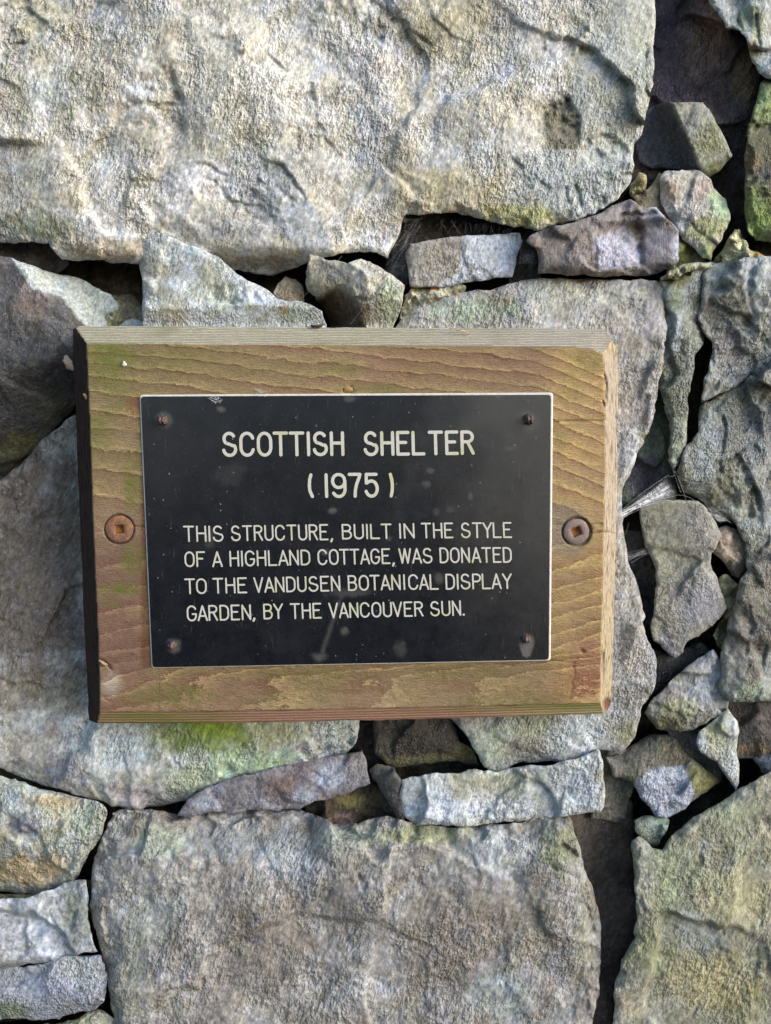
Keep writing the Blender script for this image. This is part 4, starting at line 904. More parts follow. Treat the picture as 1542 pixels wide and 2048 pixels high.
def slab(name, corners, y0, y1, mat, parent=None, radius=6.0, cell=None, bevel_px=0.0, attrs=None):
    """flat plate: rounded outline given in photograph pixels on the plane y1 (front), back at y0"""
    pts = []
    n = len(corners)
    for i in range(n):
        p0, p1, p2 = (np.array(corners[(i + k) % n], float) for k in (-1, 0, 1))
        a0 = (p0 - p1) / np.hypot(*(p0 - p1)); a2 = (p2 - p1) / np.hypot(*(p2 - p1))
        for t_ in np.linspace(0, 1, 7):
            s0, s1, s2 = p1 + a0 * radius, p1, p1 + a2 * radius
            pts.append((1 - t_) ** 2 * s0 + 2 * t_ * (1 - t_) * s1 + t_ * t_ * s2)
    pts = np.array(pts)
    if cell is None:
        f3 = at(pts[:, 0], pts[:, 1], y1)
        ctr = f3.mean(0)
        inner = f3.copy()
        outer_ = f3.copy(); outer_[:, 1] = y1
        back_ = f3.copy(); back_[:, 1] = y0
        m = len(pts)
        if bevel_px:
            dirs = (ctr - f3); dirs[:, 1] = 0; L = np.linalg.norm(dirs, axis=1, keepdims=True)
            inner = f3 + dirs / L * bevel_px * PXM
            outer_[:, 1] = y1 + bevel_px * PXM * .6
        co = np.vstack([inner, outer_, back_, [ctr], [[ctr[0], y0, ctr[2]]]])
        i_ = np.arange(m); j_ = (i_ + 1) % m
        qd = np.concatenate([np.stack([i_, m + i_, m + j_, j_], 1), np.stack([m + i_, 2 * m + i_, 2 * m + j_, m + j_], 1)])
        tr = np.concatenate([np.stack([i_, j_, np.full(m, 3 * m)], 1), np.stack([2 * m + j_, 2 * m + i_, np.full(m, 3 * m + 1)], 1)])
        o = make_mesh(name, co, qd, tr, mat, smooth=False)
        gx = None
    else:
        px, py, q, be, bv = grid_mesh(pts, cell)
        co = at(px, py, y1)
        nb = len(bv); base = len(px)
        loop = np.full(base, -1); loop[bv] = base + np.arange(nb)
        b1 = co[bv].copy(); b1[:, 1] = y0
        sk = np.stack([be[:, 1], be[:, 0], loop[be[:, 0]], loop[be[:, 1]]], 1)
        A = {}
        for k_, fn in (attrs or {}).items():
            val = fn(px, py); A[k_] = np.concatenate([val, val[bv]])
        o = make_mesh(name, np.vstack([co, b1]), np.concatenate([q, sk]), None, mat, A, smooth=False)
    if parent is not None: child(o, parent)
    return o

t = NT('white laminate core')
wn_ = t.noise(t.coord(), 300, 5, .7)
WHITE = t.out(t.mix(t.rng(wn_, .42, .66, 0, .55), (0.66, 0.65, 0.62), (0.38, 0.36, 0.30)), .5, None, .4)
t = NT('black laminate face')
v0 = t.coord()
blot = t.noise(v0, 40, 5, .65); dust = t.noise(v0, 1250, 3, .65); patch = t.noise(v0, 55, 3, .6)
colb = t.mix(t.rng(blot, .35, .7, 0, 1), (0.0035, 0.0048, 0.0085), (0.010, 0.012, 0.018))
st_ = t.attr('stain').outputs['Fac']
colb = t.mix(t.math('MULTIPLY', st_, t.rng(t.noise(v0, 500, 4, .7), .3, .7, .5, 1)), colb, (0.17, 0.17, 0.165))
colb = t.mix(t.attr('film').outputs['Fac'], colb, (0.075, 0.075, 0.074))  # painted sheen and dust lighten the black
spk = t.math('MULTIPLY', t.rng(dust, .655, .72, 0, 1), t.rng(patch, .42, .60, 0.12, 1.0))
colb = t.mix(spk, colb, (0.40, 0.40, 0.38))
vs_ = t.n('ShaderNodeTexVoronoi'); vs_.inputs['Scale'].default_value = 190; t.l(v0, vs_.inputs['Vector'])
sc_ = t.n('ShaderNodeSeparateColor'); t.l(vs_.outputs['Color'], sc_.inputs[0])
dots = t.math('MULTIPLY', t.rng(vs_.outputs['Distance'], .13, .06, 0, .8), t.math('MULTIPLY', t.rng(sc_.outputs[0], .62, .75, 0, 1), t.rng(patch, .38, .60, .10, 1)))
colb = t.mix(dots, colb, (0.30, 0.30, 0.29))
scr = t.noise(t.coord((9, 1, .35), (0, math.radians(52), 0)), 150, 2, .5)
colb = t.mix(t.rng(scr, .68, .72, 0, .16), colb, (0.3, 0.3, 0.3))
rg = t.rng(t.noise(v0, 120, 6, .7), .3, .7, .20, .42)
BLACK = t.out(colb, rg, t.bump(t.math('ADD', t.noise(v0, 700, 4, .7), t.math('MULTIPLY', dust, .3)), .12, .0006), .34)

NAILS = [(326, 841), (1057, 839), (345, 1290), (1051, 1277)]
def stain(px, py):
    s = np.zeros(px.shape)
    n = fbm(px, py, 22, 4, 611, .6)
    for (x, y, r, st) in ((327, 840, 18, .5), (1058, 842, 25, .35), (347, 1292, 17, .55), (1052, 1282, 17, .9)):
        s = np.maximum(s, st * sstep(1.15, .5, np.hypot(px - x, py - y) / r + .35 * n))
    w = np.interp(py, [1275, 1290, 1312, 1316], [17, 15, 7, 0])
    s = np.maximum(s, .9 * sstep(1.2, .7, np.abs(px - 1053) / np.maximum(w, .1) + .2 * n) * (py > 1280) * (py < 1318))
    for (x, y, rx, ry, st) in ((666, 1022, 10, 6, .55), (638, 1314, 16, 10, .45), (688, 1263, 9, 9, .5), (878, 1158, 9, 12, .4), (852, 968, 10, 8, .35), (862, 942, 8, 6, .4), (900, 1020, 8, 8, .22), (700, 797, 12, 7, .4), (442, 818, 9, 6, .5), (1020, 896, 18, 6, .30), (779, 1077, 7, 7, .35), (650, 1105, 8, 8, .4), (800, 1298, 14, 16, .22), (996, 793, 7, 4, .5), (941, 992, 5, 8, .4), (872, 1024, 8, 8, .25), (420, 1078, 12, 20, .25), (460, 950, 34, 24, .12), (700, 1185, 44, 10, .30)):
        s = np.maximum(s, st * sstep(1.25, .4, np.hypot((px - x) / rx, (py - y) / ry) + .7 * n))
    # streak running down below the text
    xs_ = np.interp(py, [1190, 1240, 1300], [684, 666, 646])
    s = np.maximum(s, .32 * sstep(1.2, .2, np.abs(px - xs_) / 7 + 1.1 * np.abs(n)) * (py > 1185) * (py < 1318))
    return s
def film(px, py):  # painted sheen with some dust: paler at upper left and right
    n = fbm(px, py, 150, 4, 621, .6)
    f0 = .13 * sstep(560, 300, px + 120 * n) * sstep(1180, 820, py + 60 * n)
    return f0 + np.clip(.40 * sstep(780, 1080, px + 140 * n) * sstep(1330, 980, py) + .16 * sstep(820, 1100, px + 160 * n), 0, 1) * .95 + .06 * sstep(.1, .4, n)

pl_loc = at(693, 1062, FRONT)
plaque = empty('plaque', pl_loc)
tag(plaque, 'black engraved plaque with white lettering nailed to the wooden board', 'plaque')
core_o = slab('laminate_core', [(278.5, 789.5), (1106.5, 785), (1101.5, 1322), (302.5, 1337)], FRONT + .0003, -0.0447, WHITE, plaque, 7, None, 2.6)
core_o['label'] = 'white core layer showing as a thin bright rim'
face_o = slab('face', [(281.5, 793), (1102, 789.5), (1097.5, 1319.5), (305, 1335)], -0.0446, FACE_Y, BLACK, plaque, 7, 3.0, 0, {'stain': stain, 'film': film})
face_o['label'] = 'scuffed black face layer'

# --- single stroke lettering
def arc(cx, cy, rx, ry, a0, a1, n=14):
    return [(cx + rx * math.cos(math.radians(a0 + (a1 - a0) * i / n)), cy + ry * math.sin(math.radians(a0 + (a1 - a0) * i / n))) for i in range(n + 1)]
GL = {  # width, strokes; y runs 0 (baseline) to 1 (cap height)
    'A': (.60, [[(0, 0), (.30, 1), (.60, 0)], [(.10, .30), (.50, .30)]]),
    'B': (.54, [[(0, 0), (0, 1), (.28, 1)] + arc(.28, .77, .22, .23, 90, -90) + [(0, .54)], [(.28, .54)] + arc(.28, .27, .26, .27, 90, -90) + [(0, 0)]]),
    'C': (.60, [arc(.30, .66, .30, .34, 20, 180) + arc(.30, .34, .30, .34, 180, 345)]),
    'D': (.55, [[(0, 0), (0, 1), (.22, 1)] + arc(.22, .67, .33, .33, 90, 0) + arc(.22, .33, .33, .33, 0, -90) + [(0, 0)]]),
    'E': (.52, [[(.52, 1), (0, 1), (0, 0), (.52, 0)], [(0, .54), (.40, .54)]]),
    'F': (.52, [[(.52, 1), (0, 1), (0, 0)], [(0, .54), (.38, .54)]]),
    'G': (.58, [arc(.29, .66, .29, .34, 25, 180) + arc(.29, .34, .29, .34, 180, 360) + [(.58, .45), (.34, .45)]]),
    'H': (.54, [[(0, 0), (0, 1)], [(.54, 0), (.54, 1)], [(0, .53), (.54, .53)]]),
    'I': (.0, [[(0, 0), (0, 1)]]),
    'L': (.52, [[(0, 1), (0, 0), (.52, 0)]]),
    'N': (.54, [[(0, 0), (0, 1), (.54, 0), (.54, 1)]]),
    'O': (.60, [arc(.30, .64, .30, .36, 0, 180) + arc(.30, .36, .30, .36, 180, 360) + [(.60, .64)]]),
    'P': (.52, [[(0, 0), (0, 1), (.26, 1)] + arc(.26, .75, .26, .25, 90, -90) + [(0, .5)]]),
    'R': (.54, [[(0, 0), (0, 1), (.27, 1)] + arc(.27, .77, .25, .23, 90, -90) + [(0, .54)], [(.27, .54), (.54, 0)]]),
    'S': (.60, [arc(.29, .75, .25, .25, 30, 180) + arc(.29, .75, .25, .25, 180, 232) + [(.30, .505)] + [(.44, .44)] + arc(.30, .27, .29, .27, 38, -90) + arc(.30, .27, .29, .27, -90, -172)]),
    'T': (.60, [[(0, 1), (.60, 1)], [(.30, 1), (.30, 0)]]),
    'U': (.54, [[(0, 1), (0, .27)] + arc(.27, .27, .27, .27, 180, 360) + [(.54, .27), (.54, 1)]]),
    'V': (.58, [[(0, 1), (.29, 0), (.58, 1)]]),
    'W': (.80, [[(0, 1), (.20, 0), (.40, 1), (.60, 0), (.80, 1)]]),
    'Y': (.58, [[(0, 1), (.29, .5), (.58, 1)], [(.29, .5), (.29, 0)]]),
    '1': (.0, [[(0, 0), (0, 1)]]),
    '9': (.56, [arc(.28, .70, .28, .30, 0, 360) , [(.56, .70), (.56, .33)] + arc(.28, .31, .28, .31, 0, -150)]),
    '7': (.54, [[(0, 1), (.54, 1), (.50, .86), (.36, .55), (.29, .28), (.27, 0)]]),
    '5': (.54, [[(.50, 1), (.04, 1), (.04, .60)] + arc(.27, .35, .27, .35, 122, -90) + arc(.27, .35, .27, .35, -90, -158)]),
    '(': (.10, [[(.08, 1), (.02, .78), (0, .5), (.02, .25), (.12, 0)]]),
    ')': (.12, [[(0, 1), (.09, .75), (.12, .5), (.10, .25), (.02, 0)]]),
    ',': (.08, [[(.05, .03), (.05, 0), (-.01, -.13)]]),
    '.': (.02, [[(0, .02), (.02, .02)]]),
}
# word: text, x of the first and last stroke edge, cap top and baseline (with stroke) at both ends
LINES = [
    ('title line of engraved white capitals', 6.4, [('SCOTTISH', 443.5, 688.5, (863.5, 914), (862.5, 912)), ('SHELTER', 726.5, 949, (862.5, 912.5), (860.5, 909.5))]),
    ('engraved year in brackets', 6.4, [('(', 615.5, 626.5, (946.5, 996), (946.5, 996)), ('1', 649.5, 657, (946.5, 996), (946.5, 996)), ('9', 662, 693, (945.5, 996.5), (945.5, 996)), ('7', 696, 723.5, (945.5, 995.5), (945.5, 995.5)), ('5', 728, 757.5, (945.5, 995.5), (945.5, 995.5)), (')', 778, 788, (945.5, 995), (945.5, 995))]),
    ('first line of engraved small capitals', 3.35, [('THIS', 366.5, 447, (1051.5, 1084), (1051, 1083.5)), ('STRUCTURE', 461.5, 656.5, (1051, 1082.5), (1048, 1080.5)), (',', 660.5, 667, (1047, 1080.5), (1047, 1080.5)), ('BUILT', 683.5, 783.5, (1048, 1079), (1047, 1078)), ('IN', 798.5, 829, (1046.5, 1077.5), (1046, 1077)), ('THE', 842, 906.5, (1045.5, 1077), (1045, 1076.5)), ('STYLE', 921.5, 1023.5, (1045, 1076.5), (1044, 1076))]),
    ('second line of engraved small capitals', 3.35, [('OF', 369, 410.5, (1103, 1134.5), (1102.5, 1134)), ('A', 424, 445, (1102.5, 1134.5), (1102.5, 1134)), ('HIGHLAND', 459, 620.5, (1101.5, 1133.5), (1099, 1130.5)), ('COTTAGE', 635, 780.5, (1098.5, 1130.5), (1096.5, 1128)), (',', 784, 790, (1097, 1129), (1097, 1129)), ('WAS', 797, 865, (1096.5, 1127.5), (1095.5, 1127)), ('DONATED', 879, 1023.5, (1095, 1126.5), (1094, 1125.5))]),
    ('third line of engraved small capitals', 3.35, [('TO', 369, 413.5, (1157, 1188.5), (1156.5, 1188)), ('THE', 425, 494, (1156, 1187.5), (1154.5, 1186.5)), ('VANDUSEN', 507, 680.5, (1154.5, 1186), (1151, 1182.5)), ('BOTANI', 695.5, 810, (1150.5, 1182), (1148.5, 1180)), ('CAL', 816.5, 877, (1148.5, 1180), (1148, 1179.5)), ('DISPLAY', 891, 1024, (1147.5, 1179.5), (1146.5, 1178))]),
    ('last line of engraved small capitals', 3.35, [('GARDEN', 373.5, 502, (1211, 1243), (1208.5, 1240)), (',', 505, 512.5, (1207.5, 1239.5), (1207.5, 1239.5)), ('BY', 526.5, 566.5, (1207.5, 1239), (1206.5, 1238)), ('THE', 580, 643, (1206.5, 1238.5), (1205.5, 1237)), ('VANCOUVER', 657, 846.5, (1205.5, 1237), (1202.5, 1233)), ('SUN', 860, 922, (1202.5, 1233), (1200.5, 1231.5)), ('.', 925, 931.5, (1200, 1231.5), (1200, 1231.5))]),
]
t = NT('engraved letter white')
lc = t.mix(t.rng(t.noise(t.coord(), 60, 3, .6), .50, .66, 0, .55), (0.53, 0.53, 0.49), (0.42, 0.46, 0.18))
lc = t.mix(t.rng(t.noise(t.coord(), 95, 3, .6), .56, .70, 0, .35), lc, (0.66, 0.53, 0.51))
lc = t.mix(t.rng(t.noise(t.coord(), 1100, 3, .7), .58, .72, 0, .55), lc, (0.36, 0.34, 0.27))
LETTER = t.out(lc, .6, t.bump(t.noise(t.coord(), 1200, 3, .7), .25, .0004), .3)

LAYER = [0]
def ribbon(pts, w, vs, fs, y_edge, y_mid):
    """rounded groove filled white: a strip with round ends, edge just over the face"""
    P = [pts[0]]
    for p_ in pts[1:]:
        if math.hypot(p_[0] - P[-1][0], p_[1] - P[-1][1]) > .25: P.append(p_)
    P = np.array(P)
    if len(P) < 2: P = np.array([P[0], P[0] + (0.3, 0)])
    r = w / 2
    # a capsule polygon per segment plus disc joints; tiny steps in height keep the overlapping pieces apart
    def add(poly2, y):
        b0 = len(vs)
        for p_ in poly2: vs.append(at(p_[0], p_[1], y))
        fs.append(list(range(b0, b0 + len(poly2))))
    left, rightp = [], []
    n = len(P)
    for i in range(1, n - 1):
        d0 = (P[i] - P[i - 1]) / np.hypot(*(P[i] - P[i - 1])); d1 = (P[i + 1] - P[i]) / np.hypot(*(P[i + 1] - P[i]))
        if d0 @ d1 < .78:
            ribbon([tuple(p_) for p_ in P[:i + 1]], w, vs, fs, y_edge, y_mid)
            ribbon([tuple(p_) for p_ in P[i:]], w, vs, fs, y_edge, y_mid)
            return
    LAYER[0] += 1
    ye = y_edge - 1.6e-5 * (LAYER[0] % 7)
    closed = n > 8 and np.hypot(*(P[0] - P[-1])) < 0.5
    for i in range(n):
        d = P[min(i + 1, n - 1)] - P[max(i - 1, 0)]
        if closed and i in (0, n - 1): d = P[1] - P[-2]
        d = d / np.hypot(*d)
        nr = np.array([-d[1], d[0]]) * r
        left.append(P[i] + nr); rightp.append(P[i] - nr)
    d0 = (P[1] - P[0]); a0 = math.atan2(d0[1], d0[0]); d1 = P[-1] - P[-2]; a1 = math.atan2(d1[1], d1[0])
    b0 = len(vs)
    for l_, r_ in zip(left, rightp):
        vs.append(at(l_[0], l_[1], ye)); vs.append(at(r_[0], r_[1], ye))
    for i in range(n - 1):
        fs.append([b0 + 2 * i, b0 + 2 * i + 1, b0 + 2 * i + 3, b0 + 2 * i + 2])
    for (p_, a_) in (() if closed else ((P[0], a0 + math.pi), (P[-1], a1))):
        add([(p_[0] + r * math.cos(a_ + th), p_[1] + r * math.sin(a_ + th)) for th in np.linspace(-math.pi / 2, math.pi / 2, 9)], ye)

for (lab, sw, words) in LINES:
    vs, fs = [], []
    for (txt, x0, x1, ya, yb) in words:
        GAP = .235 if sw < 6 else .25
        ws = [GL[c_][0] for c_ in txt]
        gaps = []
        for i in range(len(txt) - 1):
            g_ = GAP
            pair = txt[i:i + 2]
            if pair in ('TA', 'AT', 'LA', 'AY', 'LT', 'VA', 'AV', 'AN', 'WA', 'TT', 'RA', 'LY', 'TY', 'YL', 'OV', 'UV', 'AL', 'CA', 'AC', 'LAN', 'PL', 'BY', 'TO', 'OT', 'DA', 'GA', 'AG', 'AS', 'AR'): g_ -= .07
            if 'I' in pair: g_ += .02
            if txt == 'SHELTER' and pair == 'LT': g_ += .12
            if txt == 'BOTANI' and pair == 'NI': g_ += .06
            gaps.append(g_)
        nat = sum(ws) + sum(gaps)
        X0, X1 = x0 + sw / 2, x1 - sw / 2
        sx = (X1 - X0) / nat if nat > .15 else (ya[1] - ya[0] - sw)
        cur = 0.0
        for i, c_ in enumerate(txt):
            for st in GL[c_][1]:
                pts = []
                for (gx, gy) in st:
                    xx = X0 + (cur + gx) * sx if nat > .15 else X0 + (gx * (X1 - X0) / max(GL[c_][0], .02) if c_ in '()' else gx * sx)
                    k = (xx - x0) / max(x1 - x0, 1)
                    top = ya[0] + (yb[0] - ya[0]) * k + sw / 2; bot = ya[1] + (yb[1] - ya[1]) * k - sw / 2
                    pts.append((xx + (gy - .5) * -1.2, bot + (top - bot) * gy))
                if c_ in '1I' and nat <= .15: pts = [(p_[0], p_[1]) for p_ in pts]
                ribbon(pts, sw if c_ not in ',.' else sw * 1.25, vs, fs, FACE_Y - 0.00006, 0)
            cur += ws[i] + (gaps[i] if i < len(gaps) else 0)
    me = bpy.data.meshes.new('lettering')
    vs = np.array(vs); ctr = vs.mean(0)
    me.from_pydata([tuple(v_ - ctr) for v_ in vs], [], fs)
    me.update(); me.materials.append(LETTER)
    o = bpy.data.objects.new('lettering', me); o.location = ctr; COL.objects.link(o)
    # every face looks towards the viewer
    bm = bmesh.new(); bm.from_mesh(me)
    flip = [f for f in bm.faces if f.normal.y > 0]
    bmesh.ops.reverse_faces(bm, faces=flip); bm.to_mesh(me); bm.free()
    o['label'] = lab
    child(o, plaque)

# ------------------------------------------------------------------ nails and screws
def rust(name, c0, c1, c2, metal=0.0, rough=.7):
    t = NT(name); v = t.coord()
    n = t.noise(v, 900, 5, .8); m = t.noise(v, 260, 5, .7)
    col = t.mix(t.rng(n, .40, .60, 0, 1), c0, c1)
    col = t.mix(t.rng(m, .46, .62, 0, .9), col, c2)
    t.p.inputs['Metallic'].default_value = metal
    return t.out(col, rough, t.bump(t.noise(v, 900, 5, .75), .7, .0010), .4)
NAIL = rust('rusty nail steel', (0.055, 0.035, 0.032), (0.22, 0.16, 0.155), (0.10, 0.055, 0.045), .3, .42)
RUST_A = rust('orange rusted screw', (0.13, 0.068, 0.050), (0.23, 0.125, 0.09), (0.34, 0.16, 0.05), .0, .75)
RUST_B = rust('brown weathered screw', (0.17, 0.125, 0.115), (0.27, 0.215, 0.20), (0.22, 0.15, 0.13), .15, .6)
RECESS = rust('orange rust inside recess', (0.26, 0.10, 0.025), (0.36, 0.15, 0.03), (0.14, 0.06, 0.03), .0, .8)

for (x, y, r, lab) in ((326, 841, 7.0, 'upper left nail'), (1057, 839, 7.2, 'upper right nail'), (345, 1290, 6.0, 'lower left nail'), (1051, 1277, 6.5, 'lower right nail')):
    bm = bmesh.new()
    bmesh.ops.create_icosphere(bm, subdivisions=4, radius=1)
    rr = r * PXM * 1.30
    rs = int(x + y)
    for v_ in bm.verts:
        c_ = v_.co
        k = 1 + .16 * math.sin(c_.x * 4 + rs) * math.cos(c_.z * 5 + rs * 2) + .10 * math.sin(c_.z * 11 + c_.x * 9 + rs)
        yv = c_.y * 1.5 * rr * (1 if c_.y < 0 else .25)
        v_.co = Vector((c_.x * rr * k, yv * (1 + .12 * math.sin(c_.x * 8 + rs)), c_.z * rr * k))
    for f in bm.faces: f.smooth = True
    me = bpy.data.meshes.new('nail'); bm.to_mesh(me); bm.free(); me.materials.append(NAIL)
    o = bpy.data.objects.new('nail', me); o.location = at(x, y, FACE_Y - 0.0002); COL.objects.link(o)
    tag(o, {'upper left nail': 'small rusty domed nail head in the top left corner of the black plaque', 'upper right nail': 'knobbly brown nail head in the top right corner of the black plaque',
            'lower left nail': 'smallest nail head, in the bottom left corner of the black plaque', 'lower right nail': 'nail head with a pale drip stain below it, bottom right of the plaque'}[lab], 'nail', 'nails holding the plaque')

def screw(x, y, r, rot, sq, mat, label):
    base = at(x, y, FRONT)
    root = empty('wood_screw', base)
    bm = bmesh.new()
    n = 64
    R_ = r * PXM * .925; S = sq * PXM * .925
    yf = -0.0002
    def ring_(rad, yy): return [bm.verts.new((rad * math.cos(2 * math.pi * i / n), yy, rad * math.sin(2 * math.pi * i / n))) for i in range(n)]
    def square(hs, yy):
        out = []
        for i in range(n):
            a_ = 2 * math.pi * i / n
            cs, sn = math.cos(a_ - rot), math.sin(a_ - rot)
            m = hs / max(abs(cs), abs(sn))
            m = min(m, hs * 1.33)
            out.append(bm.verts.new((m * math.cos(a_), yy, m * math.sin(a_))))
        return out
    loops = [ring_(R_ * .80, yf + .0035), ring_(R_, yf + .0011), ring_(R_ * .985, yf + .0004), ring_(R_ * .94, yf), ring_(R_ * .62, yf - .00015), square(S * 1.06, yf - .0001), square(S * .98, yf + .0003)]
    for l0, l1 in zip(loops, loops[1:]):
        for i in range(n): bm.faces.new((l0[i], l1[i], l1[(i + 1) % n], l0[(i + 1) % n]))
    for v_ in bm.verts:
        k = 1 + .012 * math.sin(math.atan2(v_.co.z, v_.co.x) * 5 + x) + .008 * math.sin(math.atan2(v_.co.z, v_.co.x) * 11)
        v_.co.x *= k; v_.co.z *= k
    bm.normal_update()
    for f in bm.faces: f.smooth = True
    me = bpy.data.meshes.new('head'); bm.to_mesh(me); bm.free(); me.materials.append(mat)
    o = bpy.data.objects.new('head', me); o.location = base; COL.objects.link(o); child(o, root)
    bm = bmesh.new()
    l0, l1 = square(S * .985, yf + .0003), square(S * .80, yf + .0026)
    c_ = bm.verts.new((0, yf + .0033, 0))
    for i in range(n):
        bm.faces.new((l0[i], l1[i], l1[(i + 1) % n], l0[(i + 1) % n])); bm.faces.new((l1[i], c_, l1[(i + 1) % n]))
    me = bpy.data.meshes.new('square_recess'); bm.to_mesh(me); bm.free(); me.materials.append(RECESS)
    o = bpy.data.objects.new('square_recess', me); o.location = base; COL.objects.link(o); child(o, root)
    return tag(root, label, 'screw', 'screws holding the board')
screw(238.5, 1058.5, 27.5, math.radians(4), 8.6, RUST_A, 'orange rusted square drive screw, left of the plaque')
screw(1153, 1063.5, 26.6, math.radians(22), 9.6, RUST_B, 'brown grey square drive screw with orange recess, right of the plaque')

# ------------------------------------------------------------------ cobwebs and small litter
def web_material(name, a0, a1, scale):
    t = NT(name)
    t.p.inputs['Base Color'].default_value = (.82, .84, .88, 1); t.p.inputs['Roughness'].default_value = .8
    n = t.noise(t.coord((1, 1, 1), (0, .6, 0)), scale, 5, .75)
    t.l(t.math('MULTIPLY', t.rng(n, .35, .68, a0, a1), t.attr('veil').outputs['Fac']), t.p.inputs['Alpha'])
    return t.m
WEBSHEET = web_material('cobweb sheet', .10, .95, 300)
t = NT('cobweb thread'); t.p.inputs['Alpha'].default_value = .55
THREAD = t.out((.80, .82, .86), .7)

def web(label, threads, sheets=(), rad=.00006):
    """threads: list of (px,py,h)->(px,py,h) polylines; sheets: quads of corner points (px, py, height in px, density)"""
    root = empty('cobweb', at(*(threads[0][0][:2] if threads else sheets[0][0][:2]), -.02))
    rs = np.random.RandomState(len(label) * 7)
    vs, fs = [], []
    for th in threads:
        P = np.array([at(p_[0], p_[1], -p_[2] * PXM) for p_ in th])
        k = rad * rs.uniform(.6, 1.3)
        b0 = len(vs)
        for i in range(len(P)):
            d = P[min(i + 1, len(P) - 1)] - P[max(i - 1, 0)]
            d = d / (np.linalg.norm(d) + 1e-9)
            s_ = np.cross(d, (0, 1, 0)); s_ /= np.linalg.norm(s_) + 1e-9
            w_ = np.cross(d, s_)
            for a_ in (0, 120, 240):
                vs.append(P[i] + k * (s_ * math.cos(math.radians(a_)) + w_ * math.sin(math.radians(a_))))
        for i in range(len(P) - 1):
            for a_ in range(3):
                fs.append([b0 + 3 * i + a_, b0 + 3 * i + (a_ + 1) % 3, b0 + 3 * i + 3 + (a_ + 1) % 3, b0 + 3 * i + 3 + a_])
    if vs: child(make_mesh('threads', np.array(vs), np.array(fs), None, THREAD), root)
    for sh in sheets:
        A, B, C_, D = (np.array(p_, float) for p_ in sh)
        m = 26
        U, V = np.meshgrid(np.linspace(0, 1, m), np.linspace(0, 1, m))
        P = A * ((1 - U) * (1 - V))[..., None] + B * (U * (1 - V))[..., None] + C_ * (U * V)[..., None] + D * ((1 - U) * V)[..., None]
        P = P.reshape(-1, 4); U, V = U.ravel(), V.ravel()
        P[:, 1] += 16 * np.sin(np.pi * U) * (V - .5) * -.8
        P[:, 2] += 5 * fbm(P[:, 0], P[:, 1], 40, 3, 77)
        dn = P[:, 3] * (.30 + 1.5 * np.clip(.35 + fbm(U * 60, V * 260, 40, 3, 78), 0, 1)) * sstep(0, .22, V) * sstep(0, .10, 1 - V) * sstep(0, .10, U) * sstep(0, .16, 1 - U)
        co = at(P[:, 0], P[:, 1], -P[:, 2] * PXM)
        ii = np.arange(m * m).reshape(m, m)
        qd = np.stack([ii[:-1, :-1], ii[1:, :-1], ii[1:, 1:], ii[:-1, 1:]], -1).reshape(-1, 4)
        child(make_mesh('sheet', co, qd, None, WEBSHEET, {'veil': dn}), root)
    return tag(root, label, 'cobweb')
rs = np.random.RandomState(3)
def sag(p0, p1, n=7, s=4):
    p0, p1 = np.array(p0, float), np.array(p1, float)
    t_ = np.linspace(0, 1, n)[:, None]
    P = p0 + (p1 - p0) * t_
    P[:, 1] += s * np.sin(np.pi * t_[:, 0])
    return [tuple(x) for x in P]
th = []
E1 = [(1236, 1032, 78), (1262, 1000, 40), (1300, 978, 20), (1335, 952, 2)]
th += [sag((1234, 1028, 80), (1336, 951, 2), 9, -4), sag((1234, 1030, 80), (1356, 990, 4), 9, -5), sag((1350, 942, 0), (1372, 1000, 8), 7, -4), sag((1336, 951, 2), (1350, 950, 0), 4, 3), sag((1356, 990, 4), (1388, 1000, 8), 5, -3), sag((1264, 962, -40), (1268, 992, -20), 5, 2), sag((1348, 944, 0), (1362, 985, 6), 6, 2),
       sag((1240, 1034, 70), (1280, 1018, 4), 5, 2), sag((1258, 1044, -10), (1250, 1068, -10), 5, 3), sag((1388, 1000, 8), (1440, 1040, 0), 6, 3), sag((1396, 1002, 8), (1416, 1026, 6), 5, 2)]
for i in range(26):
    a0, a1 = rs.uniform(.02, .9), rs.uniform(.1, 1)
    th.append(sag((1238 + 98 * a0, 1026 - 74 * a0 + rs.uniform(0, 8), 78 - 74 * a0), (1240 + 116 * a1, 1030 - 40 * a1, 76 - 70 * a1), 5, rs.uniform(-2, 3)))
web('grey cobweb stretched from the right edge of the board to the cracked stone', th, [((1234, 1024, 80, .55), (1334, 952, 2, .75), (1358, 988, 4, .80), (1240, 1036, 76, 1.05)), ((1236, 1028, 78, .9), (1330, 990, 6, .7), (1318, 1000, 6, .45), (1244, 1040, 60, .8)), ((1386, 1000, 8, .55), (1430, 1012, 2, .35), (1470, 1052, -20, .35), (1440, 1048, -4, .3))])
web('small cobweb tuft across the gap beside the tall flagstone', [sag((1262, 1126, -10), (1336, 1092, 8), 8, -4), sag((1250, 1106, -20), (1296, 1094, -10), 5, 2), sag((1256, 1112, -20), (1294, 1106, -8), 5, 3), sag((1270, 1100, -20), (1298, 1108, -6), 5, 0)], [((1248, 1104, -14, .5), (1294, 1094, -8, .55), (1298, 1112, -6, .4), (1258, 1124, -14, .5))])
th = []
for i in range(22):
    x0 = rs.uniform(800, 850); 
    th.append(sag((x0, 436 + (x0 - 800) * .1 + rs.uniform(-2, 14), -20), (768 + rs.uniform(0, 52), 520 + rs.uniform(-30, 52), -30 + rs.uniform(-10, 20)), 6, rs.uniform(-3, 4)))
for i in range(22):
    x0 = rs.uniform(850, 1030)
    th.append(sag((x0, 434 + (x0 - 850) * .13, -10), (x0 + rs.uniform(-22, 22), 468 + rs.uniform(-4, 4), -20), 5, rs.uniform(-2, 3)))
